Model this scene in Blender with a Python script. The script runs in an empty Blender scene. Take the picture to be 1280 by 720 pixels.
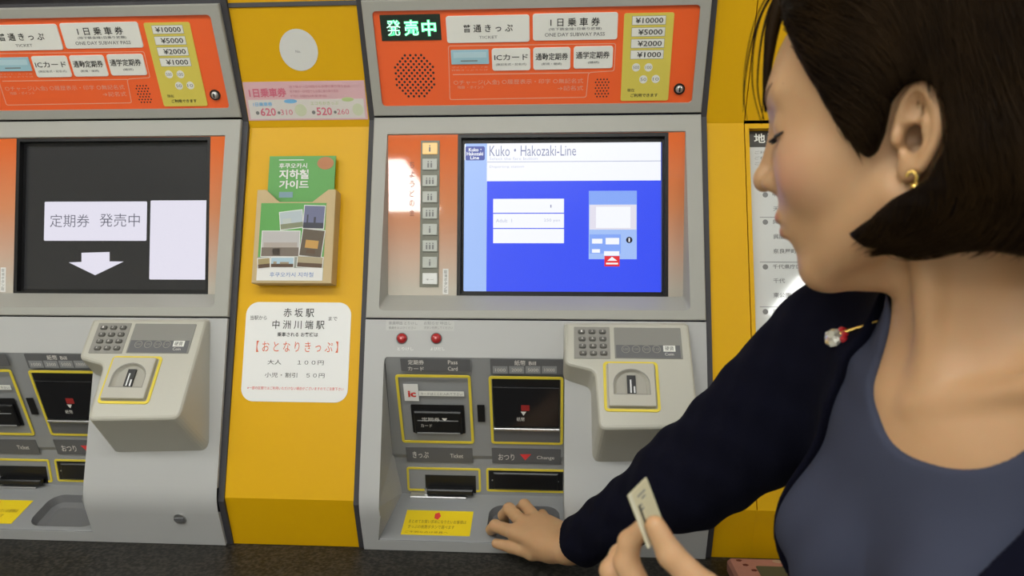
import bpy, bmesh, math, random
import numpy as np
from mathutils import Vector, Matrix
from mathutils.geometry import tessellate_polygon

random.seed(7)
SC = bpy.context.scene
COL = SC.collection
ZO = 1.25                      # height of the machines' middle seam above the floor

# ------------------------------------------------------------------ camera
CAM_P = np.array([0.0383, -1.0929, 0.1286])
YAW, PITCH, FPX = 0.0648, 0.0731, 900.0
_cy, _sy, _cp, _sp = math.cos(YAW), math.sin(YAW), math.cos(PITCH), math.sin(PITCH)
C_F = np.array([-_sy * _cp, _cy * _cp, -_sp])
C_R = np.array([_cy, _sy, 0.0])
C_U = np.cross(C_R, C_F)
cd = bpy.data.cameras.new('camera')
cam = bpy.data.objects.new('camera', cd)
COL.objects.link(cam)
cd.sensor_width = 36.0
cd.lens = 36.0 * FPX / 1280.0
cd.clip_start = 0.02
cd.dof.use_dof = True
cd.dof.focus_distance = 1.10
cd.dof.aperture_fstop = 6.3
cam.matrix_world = Matrix(((C_R[0], C_U[0], -C_F[0], CAM_P[0]),
                           (C_R[1], C_U[1], -C_F[1], CAM_P[1]),
                           (C_R[2], C_U[2], -C_F[2], CAM_P[2] + ZO),
                           (0, 0, 0, 1)))
SC.camera = cam

# ------------------------------------------------------------------ light and exposure
LAMP_L = 13.3                  # radiance of the ceiling lamp diffusers
w = bpy.data.worlds.new('world')
SC.world = w
w.use_nodes = True
w.node_tree.nodes['Background'].inputs[0].default_value = (0.9, 0.95, 1.0, 1)
w.node_tree.nodes['Background'].inputs[1].default_value = 0.25
SC.view_settings.view_transform = 'Standard'
SC.view_settings.look = 'None'
SC.view_settings.gamma = 1.0
SC.view_settings.exposure = 0.0
SC.view_settings.use_curve_mapping = False


# ------------------------------------------------------------------ materials
def srgb(r, g, b):
    f = lambda c: (c / 255 / 12.92) if c / 255 <= 0.04045 else ((c / 255 + 0.055) / 1.055) ** 2.4
    return (f(r), f(g), f(b), 1.0)


MATS = {}


def mat(name, col, rough=0.5, metal=0.0, emit=None, strength=0.0, noise=0.0, nscale=40.0, bump=0.0, bscale=300.0, coat=0.0, sss=0.0, spec=0.5, sheen=0.0):
    if name in MATS:
        return MATS[name]
    m = bpy.data.materials.new(name)
    m.use_nodes = True
    nt = m.node_tree
    b = nt.nodes['Principled BSDF']
    c = col if len(col) == 4 else (*col, 1.0)
    b.inputs['Base Color'].default_value = c
    b.inputs['Roughness'].default_value = rough
    b.inputs['Metallic'].default_value = metal
    b.inputs['Specular IOR Level'].default_value = spec
    b.inputs['Coat Weight'].default_value = coat
    b.inputs['Coat Roughness'].default_value = 0.05
    if sheen:
        b.inputs['Sheen Weight'].default_value = sheen
    if sss:
        b.inputs['Subsurface Weight'].default_value = sss
        b.inputs['Subsurface Radius'].default_value = (1.0, 0.35, 0.18)
        b.inputs['Subsurface Scale'].default_value = 0.006
    if emit is not None:
        b.inputs['Emission Color'].default_value = emit
        b.inputs['Emission Strength'].default_value = strength
    if noise or bump:
        tc = nt.nodes.new('ShaderNodeTexCoord')
    if noise:
        n = nt.nodes.new('ShaderNodeTexNoise')
        n.inputs['Scale'].default_value = nscale
        n.inputs['Detail'].default_value = 4
        nt.links.new(tc.outputs['Object'], n.inputs['Vector'])
        r = nt.nodes.new('ShaderNodeMapRange')
        r.inputs[3].default_value = 1 - noise
        r.inputs[4].default_value = 1 + noise
        nt.links.new(n.outputs['Fac'], r.inputs[0])
        v = nt.nodes.new('ShaderNodeVectorMath')
        v.operation = 'SCALE'
        v.inputs[0].default_value = c[:3]
        nt.links.new(r.outputs[0], v.inputs['Scale'])
        nt.links.new(v.outputs[0], b.inputs['Base Color'])
    if bump:
        n2 = nt.nodes.new('ShaderNodeTexNoise')
        n2.inputs['Scale'].default_value = bscale
        nt.links.new(tc.outputs['Object'], n2.inputs['Vector'])
        bp = nt.nodes.new('ShaderNodeBump')
        bp.inputs['Strength'].default_value = bump
        bp.inputs['Distance'].default_value = 0.001
        nt.links.new(n2.outputs['Fac'], bp.inputs['Height'])
        nt.links.new(bp.outputs[0], b.inputs['Normal'])
    MATS[name] = m
    return m


def glow(name, c, strength=1.0):
    return mat(name, (0.01, 0.01, 0.01), 0.25, emit=c, strength=strength)


M_GREY = mat('grey_paint', (0.395, 0.39, 0.355), 0.42, noise=0.03, nscale=6)
M_GREYL = mat('cool_grey_paint', (0.47, 0.47, 0.465), 0.42, noise=0.03, nscale=6)
M_POD = mat('beige_grey_plastic', (0.50, 0.485, 0.42), 0.38, noise=0.03, nscale=6)
M_BAY = mat('dark_grey_plastic', (0.29, 0.295, 0.30), 0.4, noise=0.04, nscale=8)
M_BAND = mat('slate_label', (0.125, 0.125, 0.13), 0.5)
M_BODY = mat('black_cabinet', (0.02, 0.02, 0.022), 0.6)
M_BLACK = mat('black_plastic', (0.008, 0.008, 0.009), 0.35)
M_GASK = mat('dark_gasket', (0.045, 0.043, 0.05), 0.6)
M_ORANGE = mat('orange_board', (0.96, 0.135, 0.026), 0.35)
M_YEL = mat('yellow_paint', (0.76, 0.42, 0.003), 0.36, noise=0.04, nscale=3, spec=0.25)
M_YELLAB = mat('yellow_label', (0.74, 0.62, 0.10), 0.5)
M_YELFR = mat('yellow_line', (0.78, 0.62, 0.05), 0.5)
M_YELST = mat('yellow_sticker', (0.85, 0.62, 0.012), 0.45)
M_WHITE = mat('white_plate', (0.84, 0.84, 0.79), 0.4)
M_PAPER = mat('white_paper', (0.80, 0.79, 0.77), 0.5)
M_INK = mat('black_ink', (0.03, 0.03, 0.03), 0.6)
M_INKG = mat('grey_ink', (0.22, 0.22, 0.22), 0.6)
M_INKW = mat('white_ink', (0.75, 0.72, 0.68), 0.6)
M_INKPALE = mat('pale_orange_ink', (0.85, 0.40, 0.28), 0.6)
M_INKR = mat('red_ink', (0.70, 0.05, 0.04), 0.6)
M_LBLUE = mat('light_blue_plate', (0.36, 0.60, 0.70), 0.4)
M_METAL = mat('brushed_metal', (0.55, 0.55, 0.55), 0.35, metal=0.9)
M_STEEL = mat('satin_plate', (0.50, 0.48, 0.42), 0.5, spec=0.3)
M_RED = mat('red_lens', (0.42, 0.012, 0.015), 0.2, coat=0.5)
M_GOLD = mat('gold', (0.85, 0.58, 0.16), 0.22, metal=1.0)


# ------------------------------------------------------------------ planes measured on the photograph
class Plane:
    """A plane that contains the x axis direction: origin (y, z) and its 'up' direction (y, z)."""

    def __init__(self, o, to):
        d = np.array([to[0] - o[0], to[1] - o[1]], float)
        self.len = float(np.hypot(*d))
        d /= self.len
        self.o = np.array([0.0, o[0], o[1]])
        self.v = np.array([0.0, d[0], d[1]])
        self.n = np.array([0.0, -d[1], d[0]])

    def off(self, n):
        q = Plane((0, 0), (0, 1))
        q.len, q.v, q.n, q.o = self.len, self.v, self.n, self.o + self.n * n
        return q

    def p(self, u, v, n=0.0):
        return np.array([u, 0, 0]) + self.o + self.v * v + self.n * n

    def uv(self, px, py):
        d = C_F + C_R * (px - 640) / FPX - C_U * (py - 360) / FPX
        t = ((self.o - CAM_P) @ self.n) / (d @ self.n)
        q = CAM_P + d * t
        return float(q[0]), float((q - self.o) @ self.v)

    def rect(self, x0, y0, x1, y1, dx=0.0):
        a, b, c, d = self.uv(x0, y0), self.uv(x1, y0), self.uv(x1, y1), self.uv(x0, y1)
        return ((a[0] + d[0]) / 2 + dx, (c[1] + d[1]) / 2, (b[0] + c[0]) / 2 + dx, (a[1] + b[1]) / 2)


W2 = 0.26                                     # half width of a machine
PITCH_X = 0.7403                              # distance from one machine to the next
PT, PS1, PS2, PK, PB = (-0.0017, 0.4793), (0.0686, 0.3189), (0.0, 0.0), (-0.0559, -0.2777), (-0.0279, -0.3562)
T = Plane(PS1, PT)
M = Plane(PS2, PS1)
L = Plane(PK, PS2)
B = Plane(PB, PK)
INS = Plane((0.0405, 0.033), (0.0655, 0.2895))      # orange control board
BP1 = Plane((0.049, -0.229), (-0.0135, -0.068))     # slot bay, upper face
BP2 = Plane((0.066, -0.300), (0.055, -0.236))       # slot bay, outlet face
BP3 = Plane((-0.034, -0.338), (0.066, -0.300))      # slot bay, tray
POD = Plane((-0.108, -0.139), (-0.0125, -0.003))    # coin unit face
YT, YF, YK, YB = (0.010, 0.49), (0.0795, 0.305), (-0.0465, -0.2725), (-0.020, -0.3562)
YTP = Plane(YF, YT)
YM = Plane(YK, YF)
YBP = Plane(YB, YK)


# ------------------------------------------------------------------ mesh builder
def rr(u0, v0, u1, v1, r=0.0, seg=5):
    if r <= 0:
        return [(u0, v0), (u1, v0), (u1, v1), (u0, v1)]
    pts = []
    for cx, cy, a0 in ((u1 - r, v0 + r, -90), (u1 - r, v1 - r, 0), (u0 + r, v1 - r, 90), (u0 + r, v0 + r, 180)):
        for k in range(seg + 1):
            a = math.radians(a0 + 90 * k / seg)
            pts.append((cx + r * math.cos(a), cy + r * math.sin(a)))
    return pts


def circ(cu, cv, r, n=24, rv=None):
    rv = r if rv is None else rv
    return [(cu + r * math.cos(2 * math.pi * k / n), cv + rv * math.sin(2 * math.pi * k / n)) for k in range(n)]


def round_poly(pts, r, seg=4):
    """Rounds the corners of a polygon."""
    out = []
    n = len(pts)
    for i in range(n):
        p0, p1, p2 = (np.array(pts[(i + k) % n], float) for k in (-1, 0, 1))
        ri = r[i] if isinstance(r, (list, tuple)) else r
        a, b = p0 - p1, p2 - p1
        la, lb = np.linalg.norm(a), np.linalg.norm(b)
        ri = min(ri, la * 0.45, lb * 0.45)
        if ri <= 0:
            out.append(tuple(p1))
            continue
        s, e = p1 + a / la * ri, p1 + b / lb * ri
        for k in range(seg + 1):
            t = k / seg
            out.append(tuple((1 - t) ** 2 * s + 2 * t * (1 - t) * p1 + t * t * e))
    return out


def inset(pts, d):
    n = len(pts)
    area = sum(pts[i][0] * pts[(i + 1) % n][1] - pts[(i + 1) % n][0] * pts[i][1] for i in range(n))
    s = 1 if area > 0 else -1
    out = []
    for i in range(n):
        p0, p1, p2 = (np.array(pts[(i + k) % n], float) for k in (-1, 0, 1))
        e1, e2 = p1 - p0, p2 - p1
        n1 = np.array([-e1[1], e1[0]]) / max(np.linalg.norm(e1), 1e-9) * s
        n2 = np.array([-e2[1], e2[0]]) / max(np.linalg.norm(e2), 1e-9) * s
        m = n1 + n2
        m = m / max(m @ m, 1e-6) * 2
        out.append(tuple(p1 + m * d))
    return out


TEXT_CACHE = {}


def text_mesh(s, bold=0.0):
    key = (s, bold)
    if key not in TEXT_CACHE:
        cu = bpy.data.curves.new('t', 'FONT')
        cu.body = s
        cu.resolution_u = 2
        cu.offset = bold
        cu.align_x = 'CENTER'
        cu.fill_mode = 'FRONT'
        o = bpy.data.objects.new('t', cu)
        me = bpy.data.meshes.new_from_object(o)
        v = np.array([tuple(x.co)[:2] for x in me.vertices]).reshape(-1, 2)
        f = [tuple(p.vertices) for p in me.polygons]
        bpy.data.objects.remove(o)
        bpy.data.curves.remove(cu)
        bpy.data.meshes.remove(me)
        if len(v):
            lo, hi = v.min(0), v.max(0)
            v = (v - lo) / np.maximum(hi - lo, 1e-6)
        TEXT_CACHE[key] = (v, f)
    return TEXT_CACHE[key]


class MB:
    def __init__(self):
        self.v, self.f, self.m, self.s = [], [], [], []
        self.mats = []

    def mi(self, m):
        if m not in self.mats:
            self.mats.append(m)
        return self.mats.index(m)

    def add(self, verts, faces, m, smooth=False):
        b = len(self.v)
        self.v.extend(tuple(float(c) for c in p) for p in verts)
        k = self.mi(m)
        for f in faces:
            self.f.append(tuple(b + i for i in f))
            self.m.append(k)
            self.s.append(smooth)
        return self

    def plate(self, pl, outer, n0, n1, m, holes=(), x=0.0, side=None, ch=0.0, back=False):
        """A plate in a plane: outline, holes, from depth n0 to face n1; ch chamfers the outline."""
        side = side or m
        top = inset(outer, ch) if ch else outer
        polys = [[Vector((p[0], p[1], 0)) for p in top]] + [[Vector((p[0], p[1], 0)) for p in h] for h in holes]
        flat = [(p.x, p.y) for q in polys for p in q]
        tris = tessellate_polygon(polys)
        fl = []
        for t in tris:
            a, b, c = (flat[i] for i in t)
            ar = (b[0] - a[0]) * (c[1] - a[1]) - (c[0] - a[0]) * (b[1] - a[1])
            fl.append(tuple(t) if ar > 0 else (t[0], t[2], t[1]))
        self.add([pl.p(u + x, v, n1) for u, v in flat], fl, m)
        if back:
            self.add([pl.p(u + x, v, n0) for u, v in flat], [f[::-1] for f in fl], side)

        def wall(lo, nlo, hi, nhi, flip):
            k = len(lo)
            ar = sum(lo[i][0] * lo[(i + 1) % k][1] - lo[(i + 1) % k][0] * lo[i][1] for i in range(k))
            vs = [pl.p(u + x, v, nlo) for u, v in lo] + [pl.p(u + x, v, nhi) for u, v in hi]
            fs = [(i, (i + 1) % k, k + (i + 1) % k, k + i) for i in range(k)]
            if (ar < 0) != flip:
                fs = [q[::-1] for q in fs]
            self.add(vs, fs, side)
        if n1 != n0:
            wall(outer, n0, outer, n1 - ch, False)
            if ch:
                wall(outer, n1 - ch, top, n1, False)
            for h in holes:
                wall(h, n0, h, n1, True)
        return self

    def text(self, pl, s, box, m, n=0.0004, x=0.0, bold=0.0):
        v, f = text_mesh(s, bold)
        if not len(v):
            return self
        u0, v0, u1, v1 = box
        self.add([pl.p(u0 + (u1 - u0) * p[0] + x, v0 + (v1 - v0) * p[1], n) for p in v], f, m)
        return self

    def loft(self, a, b, m, closed=True, smooth=False):
        k = len(a)
        self.add(list(a) + list(b), [(i, (i + 1) % k, k + (i + 1) % k, k + i) for i in range(k if closed else k - 1)], m, smooth)
        return self

    def poly(self, pts, m, flip=False):
        q = list(range(len(pts)))
        self.add(pts, [tuple(q[::-1] if flip else q)], m)
        return self

    def box(self, lo, hi, m):
        x0, y0, z0 = lo
        x1, y1, z1 = hi
        self.add([(x0, y0, z0), (x1, y0, z0), (x1, y1, z0), (x0, y1, z0), (x0, y0, z1), (x1, y0, z1), (x1, y1, z1), (x0, y1, z1)],
                 [(0, 3, 2, 1), (4, 5, 6, 7), (0, 1, 5, 4), (1, 2, 6, 5), (2, 3, 7, 6), (3, 0, 4, 7)], m)
        return self

    def dome(self, pl, cu, cv, r, h, m, x=0.0, n0=0.0, seg=20, rings=5):
        rows = []
        for i in range(rings):
            a = math.pi / 2 * i / rings
            rows.append([pl.p(x + cu + r * math.cos(a) * math.cos(t), cv + r * math.cos(a) * math.sin(t), n0 + h * math.sin(a)) for t in [2 * math.pi * k / seg for k in range(seg)]])
        for i in range(rings - 1):
            self.loft(rows[i], rows[i + 1], m, smooth=True)
        self.add(rows[-1] + [pl.p(x + cu, cv, n0 + h)], [(k, (k + 1) % seg, seg) for k in range(seg)], m, True)
        return self

    def tube(self, pts, r, m, seg=8, cap=True):
        pts = [np.array(p, float) for p in pts]
        rows = []
        prev = None
        for i, p in enumerate(pts):
            t = pts[min(i + 1, len(pts) - 1)] - pts[max(i - 1, 0)]
            t /= max(np.linalg.norm(t), 1e-9)
            if prev is None:
                prev = np.cross(t, [0.3, 0.2, 0.93])
            a = prev - t * (prev @ t)
            a /= max(np.linalg.norm(a), 1e-9)
            prev = a
            b = np.cross(t, a)
            ri = r[i] if isinstance(r, (list, tuple)) else r
            rows.append([p + (a * math.cos(q) + b * math.sin(q)) * ri for q in [2 * math.pi * k / seg for k in range(seg)]])
        for i in range(len(rows) - 1):
            self.loft(rows[i], rows[i + 1], m, smooth=True)
        if cap:
            self.add(rows[0], [tuple(range(seg))[::-1]], m)
            self.add(rows[-1], [tuple(range(seg))], m)
        return self


def tag(o, label=None, cat=None, group=None, kind=None):
    for k, v in (('label', label), ('category', cat), ('group', group), ('kind', kind)):
        if v:
            o[k] = v
    return o


def thing(name, label, cat, loc, group=None):
    o = bpy.data.objects.new(name, None)
    o.empty_display_size = 0.05
    COL.objects.link(o)
    o.location = (loc[0], loc[1], loc[2] + ZO)
    return tag(o, label, cat, group)


def origin_of(o):
    p = np.zeros(3)
    while o is not None:
        p += np.array(o.location)
        o = o.parent
    return p


def obj(name, mb, parent=None, loc=None, label=None, rot=None):
    """Links a builder's shapes (in scene coordinates less the height offset) as one mesh object."""
    at = np.array(loc, float) + [0, 0, ZO] if loc is not None else (origin_of(parent) if parent is not None else np.zeros(3))
    v = np.array(mb.v, float).reshape(-1, 3) + [0, 0, ZO] - at
    me = bpy.data.meshes.new(name)
    me.from_pydata(v.tolist(), [], mb.f)
    for m in mb.mats:
        me.materials.append(m)
    me.polygons.foreach_set('material_index', mb.m)
    me.polygons.foreach_set('use_smooth', mb.s)
    me.validate()
    me.update()
    o = bpy.data.objects.new(name, me)
    COL.objects.link(o)
    if parent is not None:
        o.parent = parent
        o.location = at - origin_of(parent)
    else:
        o.location = at
    if label:
        o['label'] = label
    return o


def struct(name, mb):
    return tag(obj(name, mb), kind='structure')


def mb_box(lo, hi, m):
    return MB().box(lo, hi, m)
# ================================================================== the setting
M_WALLP = mat('cream_wall', (0.62, 0.60, 0.53), 0.6)
M_FLOOR = mat('pale_floor', (0.40, 0.39, 0.36), 0.45, noise=0.08, nscale=3)
M_CEIL = mat('white_ceiling', (0.65, 0.65, 0.63), 0.7)


def granite():
    m = bpy.data.materials.new('black_granite')
    m.use_nodes = True
    nt = m.node_tree
    b = nt.nodes['Principled BSDF']
    tc = nt.nodes.new('ShaderNodeTexCoord')
    n = nt.nodes.new('ShaderNodeTexNoise')
    n.inputs['Scale'].default_value = 190
    n.inputs['Detail'].default_value = 3
    nt.links.new(tc.outputs['Object'], n.inputs['Vector'])
    r = nt.nodes.new('ShaderNodeValToRGB')
    r.color_ramp.elements[0].position = 0.40
    r.color_ramp.elements[0].color = (0.012, 0.011, 0.010, 1)
    r.color_ramp.elements[1].position = 0.68
    r.color_ramp.elements[1].color = (0.060, 0.054, 0.045, 1)
    nt.links.new(n.outputs['Fac'], r.inputs[0])
    nt.links.new(r.outputs[0], b.inputs['Base Color'])
    b.inputs['Roughness'].default_value = 0.5
    b.inputs['Specular IOR Level'].default_value = 0.3
    return m


M_GRAN = granite()
FLOOR_Z, CEIL_Z = -ZO, 1.40
X0, X1, YBACK = -3.2, 3.6, -5.6
struct('floor', mb_box((X0, YBACK, FLOOR_Z - 0.05), (X1, 0.5, FLOOR_Z), M_FLOOR))
struct('ceiling', mb_box((X0, YBACK, CEIL_Z), (X1, 0.5, CEIL_Z + 0.05), M_CEIL))
struct('wall_back', mb_box((X0, YBACK - 0.1, FLOOR_Z), (X1, YBACK, CEIL_Z), M_WALLP))
struct('wall_left', mb_box((X0 - 0.1, YBACK, FLOOR_Z), (X0, 0.5, CEIL_Z), M_WALLP))
struct('wall_right', mb_box((X1, YBACK, FLOOR_Z), (X1 + 0.1, 0.5, CEIL_Z), M_WALLP))
struct('wall_upper', mb_box((X0, 0.0, 0.497), (X1, 0.40, CEIL_Z), M_WALLP))
struct('wall_lower', mb_box((X0, 0.02, FLOOR_Z), (X1, 0.5, -0.40), M_WALLP))
struct('wall_front', mb_box((X0, 0.40, FLOOR_Z), (X1, 0.5, CEIL_Z), M_BODY))


def fold(x0, x1, pts, thick, m):
    """A folded sheet-metal panel that spans x0..x1 along a (y, z) profile."""
    b = MB()
    for (ya, za), (yb, zb) in zip(pts, pts[1:]):
        p = Plane((yb, zb), (ya, za))
        b.plate(p, rr(x0, 0, x1, p.len), -thick, 0, m)
    return b


YPROF = [YT, YF, YK, YB]
GAP = 0.0095
ym0, ym1 = -PITCH_X + W2 + GAP, -W2 - GAP
struct('wall_middle', fold(ym0, ym1, YPROF, 0.012, M_YEL))
# to the right of the machine: a yellow strip, then the framed notice case
fx = YM.uv(935.5, 330)[0]
struct('wall_side', fold(W2 + GAP, fx, YPROF, 0.012, M_YEL))
wr = MB()
wr.plate(YTP, rr(fx + 0.0015, 0.004, X1, YTP.len), -0.012, 0, M_YEL)
wr.plate(YBP, rr(fx + 0.0001, 0, X1, YBP.len), -0.012, 0, M_YEL)
hx0, hv0, hv1 = YM.uv(943, 335)[0] - 0.001, 0.05, YM.uv(935, 162)[1] + 0.002
wr.plate(YM, rr(fx + 0.0015, 0, X1, YM.len - 0.001), -0.012, 0, M_YEL, holes=[rr(hx0, hv0, 1.05, hv1)])
struct('wall_panel', wr)
struct('wall_far', fold(X0, -PITCH_X - W2 - GAP, YPROF, 0.012, M_YEL))
k = 0
for gx in (-PITCH_X - W2, -PITCH_X + W2, -W2, W2):
    k += 1
    s = 1 if gx in (-PITCH_X + W2, W2) else -1
    a, b2 = sorted((gx, gx + s * GAP))
    struct('trim_%d' % k, fold(a, b2, [(PT[0] + 0.005, PT[1] + 0.012), (PS1[0] + 0.006, PS1[1] - 0.004), (PK[0] + 0.006, PK[1]), (PB[0] + 0.005, PB[1])], 0.012, M_GASK))
struct('trim_5', mb_box((X0, 0.012, 0.478), (X1, 0.05, 0.497), M_GASK))

ct = MB()
ct.box((X0, -0.33, -0.397), (X1, 0.02, -0.357), M_GRAN)
ct.box((X0, -0.335, -0.46), (X1, -0.30, -0.397), M_GRAN)
tag(obj('counter', ct, loc=(0, -0.15, -0.397)), 'black speckled granite counter ledge running under both ticket machines', 'counter')

# ceiling lamps (long diffusers); two rows, the far one mirrors in the glossy boards
M_LAMP = mat('lamp_diffuser', (0.8, 0.8, 0.8), 0.5, emit=(0.985, 1.0, 0.965, 1), strength=LAMP_L)
M_HOUS = mat('lamp_housing', (0.6, 0.6, 0.6), 0.5)


def lamp(x, y, lx, ly, label):
    t = thing('ceiling_light', label, 'ceiling light', (x, y, CEIL_Z), 'fluorescent ceiling lights')
    h = MB().box((x - lx / 2 - 0.03, y - ly / 2 - 0.03, CEIL_Z - 0.05), (x + lx / 2 + 0.03, y + ly / 2 + 0.03, CEIL_Z), M_HOUS)
    obj('housing', h, t)
    d = MB().box((x - lx / 2, y - ly / 2, CEIL_Z - 0.065), (x + lx / 2, y + ly / 2, CEIL_Z - 0.051), M_LAMP)
    obj('diffuser', d, t)


LAB = 'fluorescent light with white diffuser on the ceiling in front of the machines'
for lx_ in (-1.7, -0.2, 1.9):
    lamp(lx_, -1.4, 1.25, 0.30, LAB)
lamp(-1.36, -4.25, 0.70, 1.5, LAB)
lamp(1.96, -3.58, 0.82, 0.74, LAB)
lamp(-0.35, -2.75, 1.25, 0.30, LAB)  # added lamp, brightens the header boards from the front


# ================================================================== ticket machines
def gradient_orange():
    m = bpy.data.materials.new('orange_fade_print')
    m.use_nodes = True
    nt = m.node_tree
    b = nt.nodes['Principled BSDF']
    tc = nt.nodes.new('ShaderNodeTexCoord')
    sp = nt.nodes.new('ShaderNodeSeparateXYZ')
    nt.links.new(tc.outputs['Generated'], sp.inputs[0])
    r = nt.nodes.new('ShaderNodeValToRGB')
    e = r.color_ramp.elements
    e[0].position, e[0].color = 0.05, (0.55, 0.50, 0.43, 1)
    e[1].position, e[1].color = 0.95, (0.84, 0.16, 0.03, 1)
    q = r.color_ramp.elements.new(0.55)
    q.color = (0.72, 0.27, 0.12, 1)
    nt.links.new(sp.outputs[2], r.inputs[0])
    nt.links.new(r.outputs[0], b.inputs['Base Color'])
    b.inputs['Roughness'].default_value = 0.05
    b.inputs['Coat Weight'].default_value = 1.0
    b.inputs['Coat Roughness'].default_value = 0.02
    return m


M_FADE = gradient_orange()
S_WHITE = glow('screen_white', (0.93, 0.95, 1.0, 1), 0.98)
S_BLUE = glow('screen_blue', srgb(52, 78, 242), 1.0)
S_LBLUE = glow('screen_light_blue', srgb(160, 190, 246), 1.0)
S_MBLUE = glow('screen_mid_blue', srgb(130, 165, 245), 1.0)
S_NAVY = glow('screen_navy', srgb(60, 75, 160), 1.0)
S_GREY = glow('screen_grey_line', srgb(170, 175, 205), 1.0)
S_INK = glow('screen_ink', srgb(120, 125, 165), 1.0)
S_DARK = glow('screen_dark', srgb(34, 34, 35), 1.0)
S_DINK = glow('screen_dark_ink', srgb(95, 95, 110), 1.0)
S_LILAC = glow('screen_lilac_white', srgb(225, 222, 236), 1.0)
S_RED = glow('screen_red', srgb(225, 40, 50), 1.0)
S_BLACK = glow('screen_black', srgb(15, 15, 40), 1.0)
S_GREEN = glow('led_green', (0.10, 1.0, 0.36, 1), 1.7)
S_GREENW = glow('led_green_core', (0.55, 1.0, 0.75, 1), 1.6)
M_LEDBG = mat('led_window', (0.004, 0.02, 0.01), 0.2)
S_AMBER = glow('lit_amber_button', (1.0, 0.62, 0.22, 1), 0.95)
S_BTN = mat('button_face', (0.52, 0.54, 0.50), 0.3)
M_BTNW = mat('button_white', (0.80, 0.81, 0.80), 0.3)


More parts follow.
